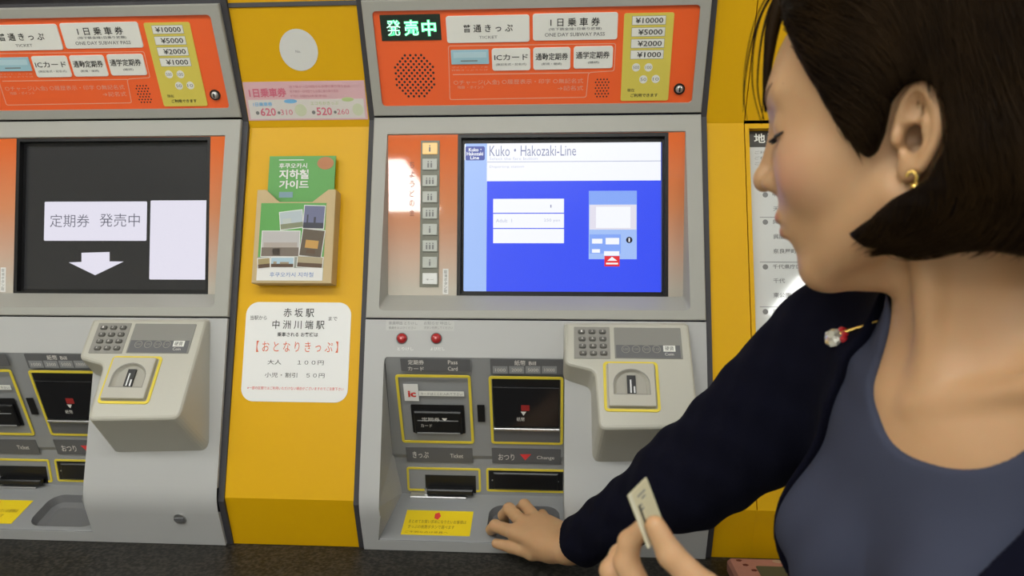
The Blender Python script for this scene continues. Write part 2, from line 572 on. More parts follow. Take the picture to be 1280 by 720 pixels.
def machine(mx, label, screen):
    base = (mx, 0.0, PB[1])
    t = thing('ticket_machine', label, 'ticket machine', base, 'subway ticket machines')
    X = mx

    # ---- cabinet body behind the front
    c = MB()
    prof = [(PT[0] + 0.012, PT[1]), (PS1[0] + 0.012, PS1[1]), (PK[0] + 0.012, PK[1]), (PB[0] + 0.008, PB[1])]
    side = prof + [(0.36, PB[1]), (0.36, PT[1])]
    for sx, fl in ((-W2 + 0.001, False), (W2 - 0.001, True)):
        tr = tessellate_polygon([[Vector((y, z, 0)) for y, z in side]])
        c.add([(sx + X, y, z) for y, z in side], [tuple(q) for q in tr], M_BODY)
    ring = [[(sx + X, y, z) for y, z in side] for sx in (-W2 + 0.001, W2 - 0.001)]
    c.loft(ring[0][3:] + ring[0][:1], ring[1][3:] + ring[1][:1], M_BODY, closed=False)
    obj('cabinet', c, t)

    # ---- header: grey frame and orange sign board
    hd = rr(*[T.rect(471, 10, 870, 131)[i] for i in range(4)], r=0.006)
    g = MB()
    g.plate(T, rr(-W2, 0.001, W2, T.len), -0.008, 0, M_GREY, holes=[hd], x=X, ch=0.0015)
    obj('header_frame', g, t)
    hb = MB()
    hb.plate(T, hd, -0.012, -0.004, M_ORANGE, x=X)
    TB = T.off(-0.004)
    # outline that groups the card services, and the line of pale writing
    ol = [TB.uv(*q) for q in ((560, 57), (770, 54), (768, 89), (736, 91), (733, 122), (562, 125))]
    ol = round_poly(ol[::-1], 0.004)
    hb.plate(TB, ol, 0, 0.0003, M_INKPALE, holes=[inset(ol, 0.0011)], x=X)
    hb.plate(TB, rr(*TB.rect(566, 91.6, 736, 92.6)), 0, 0.0003, M_INKPALE, x=X)
    for s, bx in (('○チャージ(入金) ○履歴表示・印字 ○無記名式', (567, 99, 729, 106)), ('残額 ・ポイント', (572, 107, 605, 111)), ('→記名式', (697, 107, 729, 113))):
        hb.text(TB, s, TB.rect(*bx), M_INKPALE, x=X)
    hb.text(TB, 'ポイント・カード券', TB.rect(565, 83, 610, 85), M_INKPALE, x=X)
    hb.text(TB, '自動きっぷうりば', TB.rect(565, 86.5, 610, 88.5), M_INKPALE, x=X)
    board = obj('sign_board', hb, t)

    def plate(name, px, lines, m=M_WHITE, r=0.004, n=0.0015, label=None, pl=TB, parent=board):
        q = MB()
        q.plate(pl, rr(*pl.rect(*px), r=r), 0, n, m, x=X, ch=min(0.0005, n / 2))
        for s, bx, ink, bold in lines:
            q.text(pl, s, pl.rect(*bx), ink, n=n + 0.0004, x=X, bold=bold)
        return obj(name, q, parent, label=label)

    plate('ticket_plate', (558, 19, 662, 53), [('普 通 き っ ぷ', (579, 30, 641, 40), M_INK, 0.010), ('TICKET', (599, 44.5, 622, 48), M_INKG, 0.0)], label='white plate for ordinary tickets')
    plate('day_pass_plate', (666, 16, 772, 50), [('1 日 乗 車 券', (688, 22, 750, 32.5), M_INK, 0.010), ('(地下鉄全線1日乗り放題)', (686, 34, 752, 38), M_INKG, 0.01), ('ONE DAY SUBWAY PASS', (681, 40.5, 756, 45), M_INKG, 0.01)], label='white plate for the one day pass')
    q = MB()
    q.plate(TB, rr(*TB.rect(564, 62, 611, 80), r=0.001), 0, 0.0015, M_LBLUE, x=X)
    q.plate(TB, rr(*TB.rect(567, 65, 608, 72)), 0.0015, 0.0018, mat('pale_blue_print', (0.50, 0.70, 0.78), 0.5), x=X)
    q.plate(TB, rr(*TB.rect(576, 75.2, 597, 76.6)), 0.0015, 0.0018, M_INKG, x=X)
    obj('card_logo_plate', q, board, label='light blue plate')
    plate('card_plate', (615, 60, 663, 88), [('ICカード', (618, 67.5, 660, 75), M_INK, 0.008), ('(無記名式・記名式)', (620, 78.5, 658, 82), M_INKG, 0.006)], label='white plate for smart cards')
    plate('commuter_plate', (666.5, 59, 713, 87), [('通勤定期券', (669.5, 66, 710, 75), M_INK, 0.010), ('(新規・継続)', (677, 78, 702, 81.5), M_INKG, 0.006)], label='white plate for commuter passes')
    plate('student_plate', (717, 57.5, 766, 85.5), [('通学定期券', (720, 64, 762, 73), M_INK, 0.010), ('(継続)', (735, 76, 749, 79.5), M_INKG, 0.006)], label='white plate for student passes')

    # lit sale sign
    q = MB()
    q.plate(TB, rr(*TB.rect(476, 18, 551, 50.5)), -0.002, 0.001, M_LEDBG, x=X)
    for s, a in (('発', 483), ('売', 505), ('中', 527)):
        q.text(TB, s, TB.rect(a, 24.5, a + 18.5, 45), S_GREEN, n=0.0014, x=X, bold=0.045)
        q.text(TB, s, TB.rect(a + 0.5, 25, a + 18, 44.5), S_GREENW, n=0.0018, x=X, bold=0.0)
    obj('sale_sign', q, board, label='black display with lit green characters')

    # speaker holes
    q = MB()
    cu, cv = TB.uv(518.5, 95)
    pu = 0.0085
    for i in range(-8, 9):
        for j in range(-4, 5):
            u = (j + (0.5 if i % 2 else 0)) * pu
            v = i * pu * 0.53
            if (u / 0.0335) ** 2 + (v / 0.0345) ** 2 <= 1.0:
                q.plate(TB, circ(cu + u, cv + v, 0.0019, 8), 0, 0.0003, M_BODY, x=X)
    obj('speaker_grille', q, board, label='round pattern of black speaker holes')
    q = MB()
    cu, cv = TB.uv(752.5, 110)
    for i in range(-3, 4):
        for j in range(-2, 3):
            u = (j + (0.5 if i % 2 else 0)) * 0.005
            if abs(u) < 0.0115:
                q.plate(TB, circ(cu + u, cv + i * 0.0044, 0.0013, 7), 0, 0.0003, M_BODY, x=X)
    obj('microphone_grille', q, board)

    # accepted notes and coins
    q = MB()
    pp = [TB.uv(*a) for a in ((775.5, 126), (834, 125), (844, 15.5), (780.5, 16.5))]
    u0 = (pp[0][0] + pp[3][0]) / 2
    u1 = (pp[1][0] + pp[2][0]) / 2
    q.plate(TB, rr(u0, pp[0][1], u1, pp[3][1], r=0.003), 0, 0.0012, M_YELLAB, x=X)
    for s, y0, y1, w0 in (('¥10000', 19.5, 31, 0.05), ('¥5000', 34, 45.5, 0.24), ('¥2000', 48.3, 59.8, 0.24), ('¥1000', 62.3, 73.6, 0.24)):
        a = (u0 + (u1 - u0) * 0.16, TB.rect(788, y0, 832, y1)[1], u0 + (u1 - u0) * 0.84, TB.rect(788, y0, 832, y1)[3])
        q.plate(TB, rr(*a), 0.0012, 0.0014, M_INKG, x=X)
        q.plate(TB, inset(rr(*a), 0.0005), 0.0014, 0.0017, M_WHITE, x=X)
        hgt = a[3] - a[1]
        q.text(TB, s, (a[0] + (a[2] - a[0]) * (0.08 + w0 * 0.5), a[1] + hgt * 0.2, a[2] - (a[2] - a[0]) * 0.08, a[3] - hgt * 0.2), M_INK, n=0.002, x=X, bold=0.01)
    for s, px in (('500', (795, 84)), ('100', (810.5, 84)), ('50', (804, 99)), ('10', (819.5, 98.5))):
        cu, cv = TB.uv(*px)
        q.plate(TB, circ(cu, cv, 0.0062, 20), 0.0012, 0.0015, M_WHITE, x=X)
        q.text(TB, s, (cu - 0.0046, cv - 0.0024, cu + 0.0046, cv + 0.0024), M_INKG, n=0.0019, x=X)
    q.text(TB, '現在', TB.rect(784, 110.5, 793, 114.5), M_INK, n=0.0016, x=X)
    q.text(TB, 'ご利用できます', TB.rect(788, 116.5, 822, 121), M_INK, n=0.0016, x=X, bold=0.01)
    obj('price_panel', q, board, label='yellow panel listing accepted banknotes and coins')
    q = MB()
    cu, cv = TB.uv(849, 111)
    q.plate(TB, circ(cu, cv, 0.0085), 0, 0.002, M_BLACK, x=X)
    q.dome(TB, cu, cv, 0.006, 0.004, M_METAL, x=X, n0=0.002)
    q.plate(TB, rr(cu - 0.001, cv - 0.0035, cu + 0.001, cv + 0.0035), 0.006, 0.0065, M_BLACK, x=X)
    obj('header_lock', q, board, label='round metal key lock')

    # ---- middle: grey surround, orange control board, screen
    op = [M.uv(473.5, 388), M.uv(863, 388), M.uv(857, 163.5), M.uv(484, 167.5)]
    op = round_poly(op, [0.008, 0.008, 0.002, 0.002])
    ins = [INS.uv(485, 369), INS.uv(853.5, 371), INS.uv(856.5, 165), INS.uv(485, 169)]
    ins = round_poly(ins, [0.004, 0.004, 0.001, 0.001])
    g = MB()
    g.plate(M, rr(-W2, 0.001, W2, M.len - 0.001), -0.008, 0, M_GREY, holes=[op], x=X, ch=0.0012)
    g.loft([M.p(u + X, v, 0) for u, v in op][::-1], [INS.p(u + X, v, 0.0) for u, v in ins][::-1], M_GREY)
    obj('screen_surround', g, t)
    g = MB()
    so = rr(*INS.rect(571.5, 166.8, 835.5, 372))
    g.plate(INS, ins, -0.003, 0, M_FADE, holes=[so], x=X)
    for k_ in range(6):
        g.text(INS, 'ちょうどの金'[k_], INS.rect(512, 202 + k_ * 12, 518, 210 + k_ * 12), mat('brown_ink', (0.35, 0.10, 0.05), 0.5), n=0.0005, x=X)
    cb = obj('control_board', g, t, label='glossy board fading from orange to pale grey')
    q = MB()
    bz = INS.off(-0.004)
    so2 = INS.rect(571.5, 166.8, 835.5, 372)
    si = (so2[0] + 0.0095, so2[1] + 0.0095, so2[2] - 0.0085, so2[3] - 0.0125)
    q.plate(INS, rr(*so2), -0.03, -0.0005, M_BLACK, holes=[inset(rr(*so2), 0.0055)], x=X)
    q.plate(bz, inset(rr(*so2), 0.0054), -0.012, -0.006, M_BLACK, holes=[rr(*si, r=0.002)], x=X)
    bzo = obj('screen_bezel', q, cb, label='black bezel')
    SP = INS.off(-0.0115)
    q = MB()
    if screen == 'line':
        R = lambda *a: rr(*SP.rect(*a))
        dsp = SP.rect(577, 175, 830, 366)
        q.plate(SP, rr(*dsp), -0.003, 0, S_BLUE, x=X)
        q.plate(SP, R(577, 175, 608.5, 366), 0, 0.0002, S_LBLUE, x=X)
        q.plate(SP, R(608.5, 178, 826, 226), 0, 0.0002, S_WHITE, x=X)
        q.plate(SP, R(826, 176, 829, 366), 0, 0.0002, S_NAVY, x=X)
        q.plate(SP, R(609, 201.5, 826, 202.3), 0.0002, 0.0004, S_GREY, x=X)
        q.plate(SP, rr(*SP.rect(581.5, 183, 606, 200.5), r=0.003), 0.0002, 0.0004, S_NAVY, x=X)
        q.plate(SP, rr(*SP.rect(579.5, 180, 582, 200)), 0.0002, 0.0004, S_WHITE, x=X)
        for s, b_ in (('Kuko・', (586, 185, 602, 189.5)), ('Hakozaki', (583.5, 190, 604, 194.5)), ('Line', (588, 195.3, 599, 199.3))):
            q.text(SP, s, SP.rect(*b_), S_WHITE, n=0.0007, x=X, bold=0.02)
        q.text(SP, 'Kuko・Hakozaki-Line', SP.rect(612, 182, 720, 195), S_INK, n=0.0005, x=X, bold=-0.005)
        q.text(SP, 'Select the fare button', SP.rect(612, 196.5, 672, 200), S_GREY, n=0.0005, x=X, bold=-0.01)
        q.text(SP, 'Departing station', SP.rect(612, 207, 655, 210.5), S_GREY, n=0.0005, x=X, bold=-0.01)
        for k_, (ya, yb) in enumerate(((248.5, 266), (267.2, 285), (286.2, 304))):
            q.plate(SP, R(616.5, ya, 705, yb), 0, 0.0003, S_WHITE, x=X)
        q.text(SP, 'Adult  1', SP.rect(620, 273.5, 640, 278), S_GREY, n=0.0006, x=X, bold=-0.01)
        q.text(SP, '250 yen', SP.rect(680, 273.5, 700, 278), S_GREY, n=0.0006, x=X, bold=-0.01)
        q.plate(SP, rr(*SP.rect(688, 256, 689.3, 259.5)), 0.0003, 0.0006, S_INK, x=X)
        q.plate(SP, R(736, 238.5, 796, 324), 0, 0.0003, S_LBLUE, x=X)
        q.plate(SP, R(736, 238.5, 796, 255.5), 0.0003, 0.0004, S_MBLUE, x=X)
        q.plate(SP, R(737, 256, 795.5, 287), 0.0003, 0.0005, S_LILAC, x=X)
        q.plate(SP, R(745, 258.5, 788, 285), 0.0005, 0.0007, S_WHITE, x=X)
        q.plate(SP, R(737, 293, 776, 317), 0.0003, 0.0004, S_MBLUE, x=X)
        for bx in ((740, 298.5, 753, 304.5), (757, 297.5, 774, 305.5), (740, 311.5, 750, 316), (755, 314, 774, 319.5)):
            q.plate(SP, R(*bx), 0.0004, 0.0007, S_WHITE, x=X)
        cu, cv = SP.uv(786.5, 300)
        q.plate(SP, circ(cu, cv, 0.005), 0.0003, 0.0006, S_BLACK, x=X)
        q.plate(SP, rr(cu - 0.001, cv - 0.003, cu + 0.001, cv + 0.003), 0.0006, 0.0008, S_WHITE, x=X)
        q.plate(SP, R(755.5, 320, 774.5, 333), 0.0003, 0.0006, S_RED, x=X)
        a, b_, c_ = SP.uv(759, 326), SP.uv(771.5, 326), SP.uv(765, 321)
        q.plate(SP, [a, b_, c_], 0.0006, 0.0008, S_WHITE, x=X)
        q.plate(SP, R(757.5, 328.5, 772.5, 330.5), 0.0006, 0.0008, S_WHITE, x=X)
        nm = 'bright blue and white ticket menu on the screen'
    else:
        dx = PITCH_X
        rc = lambda *a: SP.rect(*a, dx=dx)
        R = lambda *a: rr(*rc(*a))
        dsp = SP.rect(577, 175, 830, 366)
        q.plate(SP, rr(*dsp), -0.003, 0, S_DARK, x=X)
        q.plate(SP, rr(*rc(55.5, 252, 183.5, 301), r=0.002), 0, 0.0003, S_LILAC, x=X)
        q.text(SP, '定期券', rc(63, 268, 112, 284), S_DINK, n=0.0007, x=X, bold=-0.005)
        q.text(SP, '発売中', rc(125, 267, 175, 283.5), S_DINK, n=0.0007, x=X, bold=-0.005)
        q.plate(SP, rr(*rc(187.5, 250.5, 263, 349.5), r=0.002), 0, 0.0003, S_LILAC, x=X)
        ar = [SP.uv(*a) for a in ((119, 344), (154.5, 327), (137, 326.7), (137, 315), (102, 316), (102, 327.4), (86, 328))]
        q.plate(SP, [(a[0] + dx, a[1]) for a in ar], 0, 0.0003, S_LILAC, x=X)
        nm = 'dark screen with a white notice and a down arrow'
    obj('touch_screen', q, cb, label=nm)
    # column of passenger buttons
    q = MB()
    cr = INS.rect(525.5, 176, 549, 359)
    q.plate(INS, rr(*cr), 0, 0.0012, mat('button_rail', (0.20, 0.20, 0.16), 0.4), x=X)
    strip = obj('button_strip', q, cb)
    ys = (108, 163, 220, 276, 332, 388, 445, 502, 558)
    for i, yy in enumerate(ys):
        q = MB()
        ya = 140 + yy / 2.77
        mfa = S_AMBER if i == 0 else (M_BTNW if i == 8 else S_BTN)
        bx = INS.rect(528.5, ya, 547, ya + 14)
        q.plate(INS, rr(*bx, r=0.0008), 0.0012, 0.004, mfa, x=X, ch=0.0008)
        uc, vc, hh = (bx[0] + bx[2]) / 2, (bx[1] + bx[3]) / 2, bx[3] - bx[1]
        # little passenger figures printed on each key
        for k_ in range((1, 2, 3, 2, 3, 1, 3, 1, 1)[i]):
            n_ = (1, 2, 3, 2, 3, 1, 3, 1, 1)[i]
            uu = uc + (k_ - (n_ - 1) / 2) * 0.005
            if i == 8:
                q.text(INS, 'キー', (uc - 0.006, vc - 0.003, uc + 0.006, vc), M_INKG, n=0.0044, x=X)
            else:
                q.plate(INS, circ(uu, vc + hh * 0.22, 0.0012, 8), 0.004, 0.0043, M_INKG, x=X)
                q.plate(INS, rr(uu - 0.0013, vc - hh * 0.3, uu + 0.0013, vc + hh * 0.1), 0.004, 0.0043, M_INKG, x=X)
        o = obj('passenger_button', q, cb, label=('lit amber button' if i == 0 else 'white button' if i == 8 else None))
    q = MB()
    q.plate(INS, rr(*INS.rect(553.5, 336, 560.5, 368)), 0, 0.0004, M_PAPER, x=X)
    for k_ in range(6):
        q.text(INS, '取消ボタン'[k_ % 5], INS.rect(555, 338 + k_ * 4.8, 559, 342 + k_ * 4.8), M_INKG, n=0.0007, x=X)
    obj('instruction_sticker', q, cb)

    # ---- lower front with the bay opening
    bt = L.uv(480, 446)
    bk = (L.uv(474, 620)[0], 0.0)
    br_u = L.uv(705.5, 500)[0]
    bb_u = B.uv(472.5, 672)[0]
    vb = (-0.3385 - PB[1]) / B.v[2]
    CV = 0.022
    g = MB()
    g.plate(L, [(-W2, CV), (bk[0], CV), (bt[0], bt[1] - 0.012), (bt[0] + 0.001, bt[1] - 0.003), (bt[0] + 0.004, bt[1]), (br_u, bt[1]), (br_u, CV), (W2, CV), (W2, L.len - 0.0015), (-W2, L.len - 0.0015)], -0.006, 0, M_GREYL, x=X)
    g.plate(B, [(-W2, 0), (W2, 0), (W2, B.len - CV), (br_u, B.len - CV), (br_u, vb), (bb_u, vb), (bk[0], B.len - CV), (-W2, B.len - CV)], -0.006, 0, M_GREYL, x=X)
    for ua, ub in ((-W2, bk[0]), (br_u, W2)):                       # the softly rounded knee
        rows = []
        for k_ in range(9):
            s_ = k_ / 8
            p_ = (1 - s_) ** 2 * L.p(0, CV) + 2 * s_ * (1 - s_) * L.p(0, 0) + s_ * s_ * B.p(0, B.len - CV)
            rows.append([p_ + [ua + X, 0, 0], p_ + [ub + X, 0, 0]])
        g.add([q_ for r_ in rows for q_ in r_], [(2 * i, 2 * i + 2, 2 * i + 3, 2 * i + 1) for i in range(8)], M_GREYL, True)
    obj('lower_front', g, t)

    # slot bay: sides, stepped back, tray with a basin
    zt = L.p(0, bt[1])[2]
    xl = [bt[0] + 0.001, BP1.uv(492, 580)[0], BP2.uv(494, 587)[0], BP2.uv(504, 634)[0]]
    prof = [(L.p(0, bt[1])[1], zt), (0.049, -0.229), (0.055, -0.236), (0.066, -0.300), (-0.0342, -0.3385)]
    xs = xl + [bb_u]
    g = MB()
    openl = [L.p(bt[0], bt[1]), L.p(bk[0], 0.0), B.p(bb_u, vb)]
    openr = [L.p(br_u, bt[1]), L.p(br_u, 0.0), B.p(br_u, vb)]
    for opn, xx, fl in ((openl, xs, False), (openr, [br_u] * 5, True)):
        pts = [p_ for p_ in opn] + [np.array([xx[i], prof[i][0], prof[i][1]]) for i in (3, 2, 1)]
        tr = tessellate_polygon([[Vector((p_[1], p_[2], 0)) for p_ in pts]])
        g.add([p_ + [X, 0, 0] for p_ in pts], [tuple(q_) for q_ in tr], M_GREYL)
    for i in range(3):
        (ya, za), (yb, zb) = prof[i], prof[i + 1]
        g.add([(xs[i] + X, ya, za), (xs[i + 1] + X, yb, zb), (br_u + X, yb, zb), (br_u + X, ya, za)], [(0, 1, 2, 3)], M_BAY)
    # tray
    cb_ = [BP3.uv(*a) for a in ((606, 668), (700, 669), (703, 628), (606, 626))]
    bu0, bu1 = cb_[0][0] + 0.002, br_u - 0.006
    bv0, bv1 = 0.010, 0.083
    basin = rr(bu0, bv0, bu1, bv1, r=0.022, seg=8)
    mid = bu0 - 0.006
    g.plate(BP3, [(bb_u, 0), (mid, 0), (mid, BP3.len), (xs[3], BP3.len)], -0.002, 0, M_BAY, x=X)
    g.plate(BP3, rr(mid, 0, br_u, BP3.len), -0.002, 0, M_BAY, x=X, holes=[basin])
    g.plate(BP3, rr(bb_u + 0.002, 0.0, br_u, 0.005), 0, 0.0018, M_BAY, x=X, ch=0.0008)
    obj('slot_bay', g, t, label='dark grey recessed bay')
    g = MB()
    lo = inset(basin, 0.005)
    lo2 = inset(basin, 0.014)
    a_, b_, c_ = ([BP3.p(u + X, v, n) for u, v in q_] for q_, n in ((basin, 0), (lo, -0.012), (lo2, -0.016)))
    M_BASIN = mat('basin_plastic', (0.16, 0.16, 0.165), 0.3)
    g.loft(a_[::-1], b_[::-1], M_BASIN, smooth=True)
    g.loft(b_[::-1], c_[::-1], M_BASIN, smooth=True)
    g.poly(c_, M_BASIN)
    obj('coin_basin', g, t, label='dark scooped change basin')
    bay = [o for o in t.children if o.name.startswith('slot_bay')][0]

    def frame(q, pl, px, wd=0.0042, r=0.005, n=0.0012, extra=0.0):
        a = pl.rect(*px)
        o_ = rr(*a, r=r)
        q.plate(pl, o_, 0, n, M_YELFR, holes=[rr(a[0] + wd, a[1] + wd, a[2] - wd, a[3] - wd, r=max(r - wd, 0.001))], x=X, ch=0.0003)
        return a

    def band(px, items, pl=BP1):
        q = MB()
        q.plate(pl, rr(*pl.rect(*px), r=0.001), 0, 0.0006, M_BAND, x=X)
        for s, bx, ink in items:
            q.text(pl, s, pl.rect(*bx), ink, n=0.001, x=X, bold=0.01)
        return q

    obj('label_band', band((501, 448.5, 588, 464), [('定期券', (510, 449.5, 530, 455.5), M_INKW), ('カード', (510, 458, 530, 463), M_INKW), ('Pass', (560, 450, 572, 455), M_INKW), ('Card', (560, 458, 572, 463), M_INKW)]), bay)
    q = band((613, 449, 704, 468), [('紙幣', (643, 450, 657, 456.5), M_INKW), ('Bill', (661, 451.5, 670, 456), M_INKW)])
    for i in range(4):
        q.plate(BP1, rr(*BP1.rect(616 + i * 20.5, 457.5, 634.5 + i * 20.5, 466.5)), 0.0006, 0.0009, M_BAY, x=X)
        q.text(BP1, ('1000', '2000', '5000', '10000')[i], BP1.rect(619 + i * 20.5, 460, 632 + i * 20.5, 464), M_INKW, n=0.0013, x=X)
    obj('label_band', q, bay)
    obj('label_band', band((508, 559.5, 591, 577.5), [('きっぷ', (516, 564, 536, 572), M_INKW), ('Ticket', (563, 567, 579, 572), M_INKW)]), bay)
    q = band((615, 560.5, 701, 579), [('おつり', (623, 567, 643, 575), M_INKW), ('Change', (671, 569.5, 693, 575), M_INKW)])
    q.plate(BP1, [BP1.uv(656.5, 575), BP1.uv(664, 567.5), BP1.uv(650, 567.5)], 0.0006, 0.0009, mat('red_arrow', (0.85, 0.06, 0.06), 0.5), x=X)
    obj('label_band', q, bay)

    # card slot
    q = MB()
    frame(q, BP1, (498.5, 468.5, 590.5, 553.5))
    cs = obj('card_slot', q, t, label='card slot in a yellow outline')
    q = MB()
    a = BP1.rect(515, 506, 581, 541)
    q.plate(BP1, rr(*a, r=0.002), 0, 0.0006, M_BLACK, x=X)
    a2 = (a[0] + 0.004, a[1] + 0.001, a[2] - 0.004, a[3] - 0.010)
    q.plate(BP1, rr(*a2, r=0.002), 0.0006, 0.006, M_BLACK, x=X, ch=0.002)
    q.plate(BP1, rr(a2[0] + 0.006, a2[1] + 0.026, a2[2] - 0.006, a2[1] + 0.0275), 0.006, 0.0065, M_BAY, x=X)
    q.text(BP1, '定期券 ▼', BP1.rect(528, 519, 560, 524), M_INKW, n=0.0065, x=X)
    q.text(BP1, 'カード', BP1.rect(527, 527, 541, 531), M_INKW, n=0.0065, x=X)
    q.plate(BP1, rr(a2[0] + 0.004, a2[1] + 0.002, a2[2] - 0.004, a2[1] + 0.004), 0.006, 0.0072, M_BAY, x=X)
    obj('slot_mouth', q, cs, label='black slot block')
    q = MB()
    q.plate(BP1, rr(*BP1.rect(505, 480, 523, 501)), 0, 0.0005, M_PAPER, x=X)
    q.text(BP1, 'ic', BP1.rect(510, 488, 520, 496), M_INKR, n=0.0009, x=X, bold=0.04)
    q.plate(BP1, rr(*BP1.rect(523.5, 489, 580, 495)), 0, 0.0004, M_WHITE, x=X)
    q.text(BP1, 'カードはここに入れて下さい', BP1.rect(526, 490.5, 578, 493.8), M_INKG, n=0.0008, x=X)
    obj('card_sticker', q, cs, label='white sticker with red letters')

    # bill slot: cavity shade painted as flat black plates, with a hood and a shelf
    q = MB()
    a = frame(q, BP1, (612.5, 470.5, 704, 555))
    bs = obj('bill_slot', q, t, label='banknote slot in a yellow outline')
    q = MB()
    c0 = (a[0] + 0.0055, a[1] + 0.034, a[2] - 0.0055, a[3] - 0.0045)
    q.plate(BP1, rr(*c0, r=0.002), 0.0002, 0.0005, M_BLACK, x=X)
    hood = mat('glossy_black', (0.012, 0.012, 0.014), 0.15)
    q.plate(BP1, rr(c0[0] + 0.001, c0[1] + 0.001, c0[2] - 0.001, c0[3] - 0.014), 0.0005, 0.003, hood, x=X, ch=0.001)
    q.plate(BP1, rr(c0[0], c0[1] - 0.006, c0[2], c0[1] - 0.001), 0.0004, 0.005, M_METAL, x=X, ch=0.001)
    q.plate(BP1, rr(c0[0], a[1] + 0.004, c0[2], c0[1] - 0.006), 0.0004, 0.0008, mat('slot_floor', (0.13, 0.13, 0.135), 0.4), x=X)
    q.text(BP1, '紙幣', BP1.rect(646, 520, 656, 525), M_INKW, n=0.0035, x=X)
    q.text(BP1, '▼', BP1.rect(651, 513, 658, 518), M_INKW, n=0.0035, x=X)
    q.plate(BP1, rr(*BP1.rect(651.5, 505, 662, 512), r=0.001), 0.0032, 0.0035, mat('dark_red_print', (0.35, 0.02, 0.02), 0.5), x=X)
    obj('slot_mouth', q, bs, label='flat black plate for the shaded banknote mouth')
    q = MB()
    q.plate(BP1, rr(*BP1.rect(597, 506, 606, 527)), 0, 0.0012, M_BLACK, x=X)
    obj('sensor_window', q, bay)

    # ticket outlet and change outlet
    q = MB()
    a = frame(q, BP2, (509, 584.5, 601, 614), wd=0.0034, r=0.004)
    ts = obj('ticket_outlet', q, t, label='ticket outlet in a yellow outline')
    q = MB()
    a2 = BP2.rect(532, 594, 595, 614)
    q.plate(BP2, rr(a2[0], a[1] - 0.001, a2[2], a2[3]), 0, 0.0016, M_BLACK, x=X)
    q.plate(BP2, rr(a2[0] + 0.004, a[1], a2[2] - 0.004, a[1] + 0.010), 0.0016, 0.014, M_BLACK, x=X, ch=0.002)
    for xx in (a2[0] - 0.001, a2[2] - 0.008):
        q.plate(BP2, rr(xx, a[1] - 0.001, xx + 0.004, a[1] + 0.006), 0.0016, 0.006, M_METAL, x=X)
    obj('slot_mouth', q, ts, label='black ticket mouth')
    q = MB()
    a = frame(q, BP2, (608, 586, 707, 615), wd=0.0034, r=0.004)
    cs2 = obj('change_outlet', q, t, label='change outlet in a yellow outline')
    q = MB()
    q.plate(BP2, inset(rr(*a), 0.0045), 0, 0.0008, M_BLACK, x=X)
    q.plate(BP2, rr(a[0] + 0.012, a[1] + 0.006, a[2] - 0.012, a[3] - 0.006), 0.0008, 0.005, M_BLACK, x=X, ch=0.002)
    for xx in (a[0] + 0.010, a[2] - 0.012):
        q.plate(BP2, circ(xx, (a[1] + a[3]) / 2, 0.0012, 8), 0.001, 0.0022, M_METAL, x=X)
    obj('slot_mouth', q, cs2, label='black change mouth')
    q = MB()
    q.plate(BP3, rr(*BP3.rect(513, 618, 584, 624), r=0.001), 0, 0.004, M_METAL, x=X, ch=0.001)
    obj('tray_ledge', q, bay, label='bright metal strip')
    q = MB()
    st = [BP3.uv(*a_) for a_ in ((499.5, 668), (589, 670.5), (590, 640), (510.5, 637.5))]
    q.plate(BP3, rr((st[0][0] + st[3][0]) / 2, (st[0][1] + st[1][1]) / 2, (st[1][0] + st[2][0]) / 2, (st[2][1] + st[3][1]) / 2), 0, 0.0006, M_YELST, x=X)
    s0 = BP3.rect(538, 642, 556, 649)
    q.plate(BP3, circ((s0[0] + s0[2]) / 2, (s0[1] + s0[3]) / 2, 0.0055, 5, 0.0085), 0.0006, 0.0009, M_INKR, x=X)
    for s, bx in (('まとめてお買い求めになりたいお客様は', (511, 650.5, 583, 655)), ('きっぷの枚数ボタンで選べます', (510, 657, 568, 661.5)), ('ご不明な点は係員へ', (506, 664.5, 560, 667))):
        q.text(BP3, s, BP3.rect(*bx), mat('brown_print', (0.25, 0.14, 0.02), 0.6), n=0.001, x=X)
    obj('yellow_notice', q, bay, label='yellow notice sticker with a red mark')

    # red buttons and the clear label above them
    for px in ((502.5, 423), (545.5, 423)):
        q = MB()
        cu, cv = L.uv(*px)
        q.plate(L, circ(cu, cv, 0.0088), 0, 0.0015, M_BAND, x=X)
        q.dome(L, cu, cv, 0.0078, 0.006, M_RED, x=X, n0=0.0015)
        q.plate(L, circ(cu, cv, 0.0017, 8), 0.0076, 0.0082, mat('red_centre', (0.85, 0.2, 0.2), 0.3), x=X)
        obj('call_button', q, t, label='domed red button')
    q = MB()
    q.plate(L, rr(*L.rect(482.5, 400.8, 567.5, 413.2)), 0, 0.0004, mat('clear_label', (0.52, 0.52, 0.50), 0.3), x=X)
    for s, bx in (('係員呼出 とりけし', (486, 402, 522, 406)), ('お知らせ 呼出し', (530, 402, 564, 406)), ('係員をおよびください', (486, 408, 520, 411.5)), ('ボタンを押してください', (530, 408, 566, 411.5))):
        q.text(L, s, L.rect(*bx), M_INKG, n=0.0007, x=X)
    q.text(L, 'とりけし', L.rect(497, 434, 517, 438), M_WHITE, n=0.0005, x=X)
    q.text(L, 'よびだし', L.rect(538, 434, 556, 438), M_WHITE, n=0.0005, x=X)
    obj('clear_label', q, t, label='translucent label strip')

    # ---- coin unit: a wedge that stands out from the front
    fp = [POD.uv(*a_) for a_ in ((749, 537), (875, 535), (861, 403), (705, 403), (706, 455), (743, 464))]
    face = round_poly(fp, [0.012, 0.014, 0.006, 0.004, 0.009, 0.009], 5)
    v_top = fp[2][1]
    ymin = min(p_[1] for p_ in fp)

    def base_pt(u, v):
        s = (v_top - v) / (v_top - ymin)
        z = -0.003 - s * 0.2045
        uu = u + (0.011 * s if u > 0.18 else -0.006 * s if v < v_top - 0.05 else 0)
        return np.array([uu + X, -0.0559 * z / -0.2777 + 0.001, z])

    g = MB()
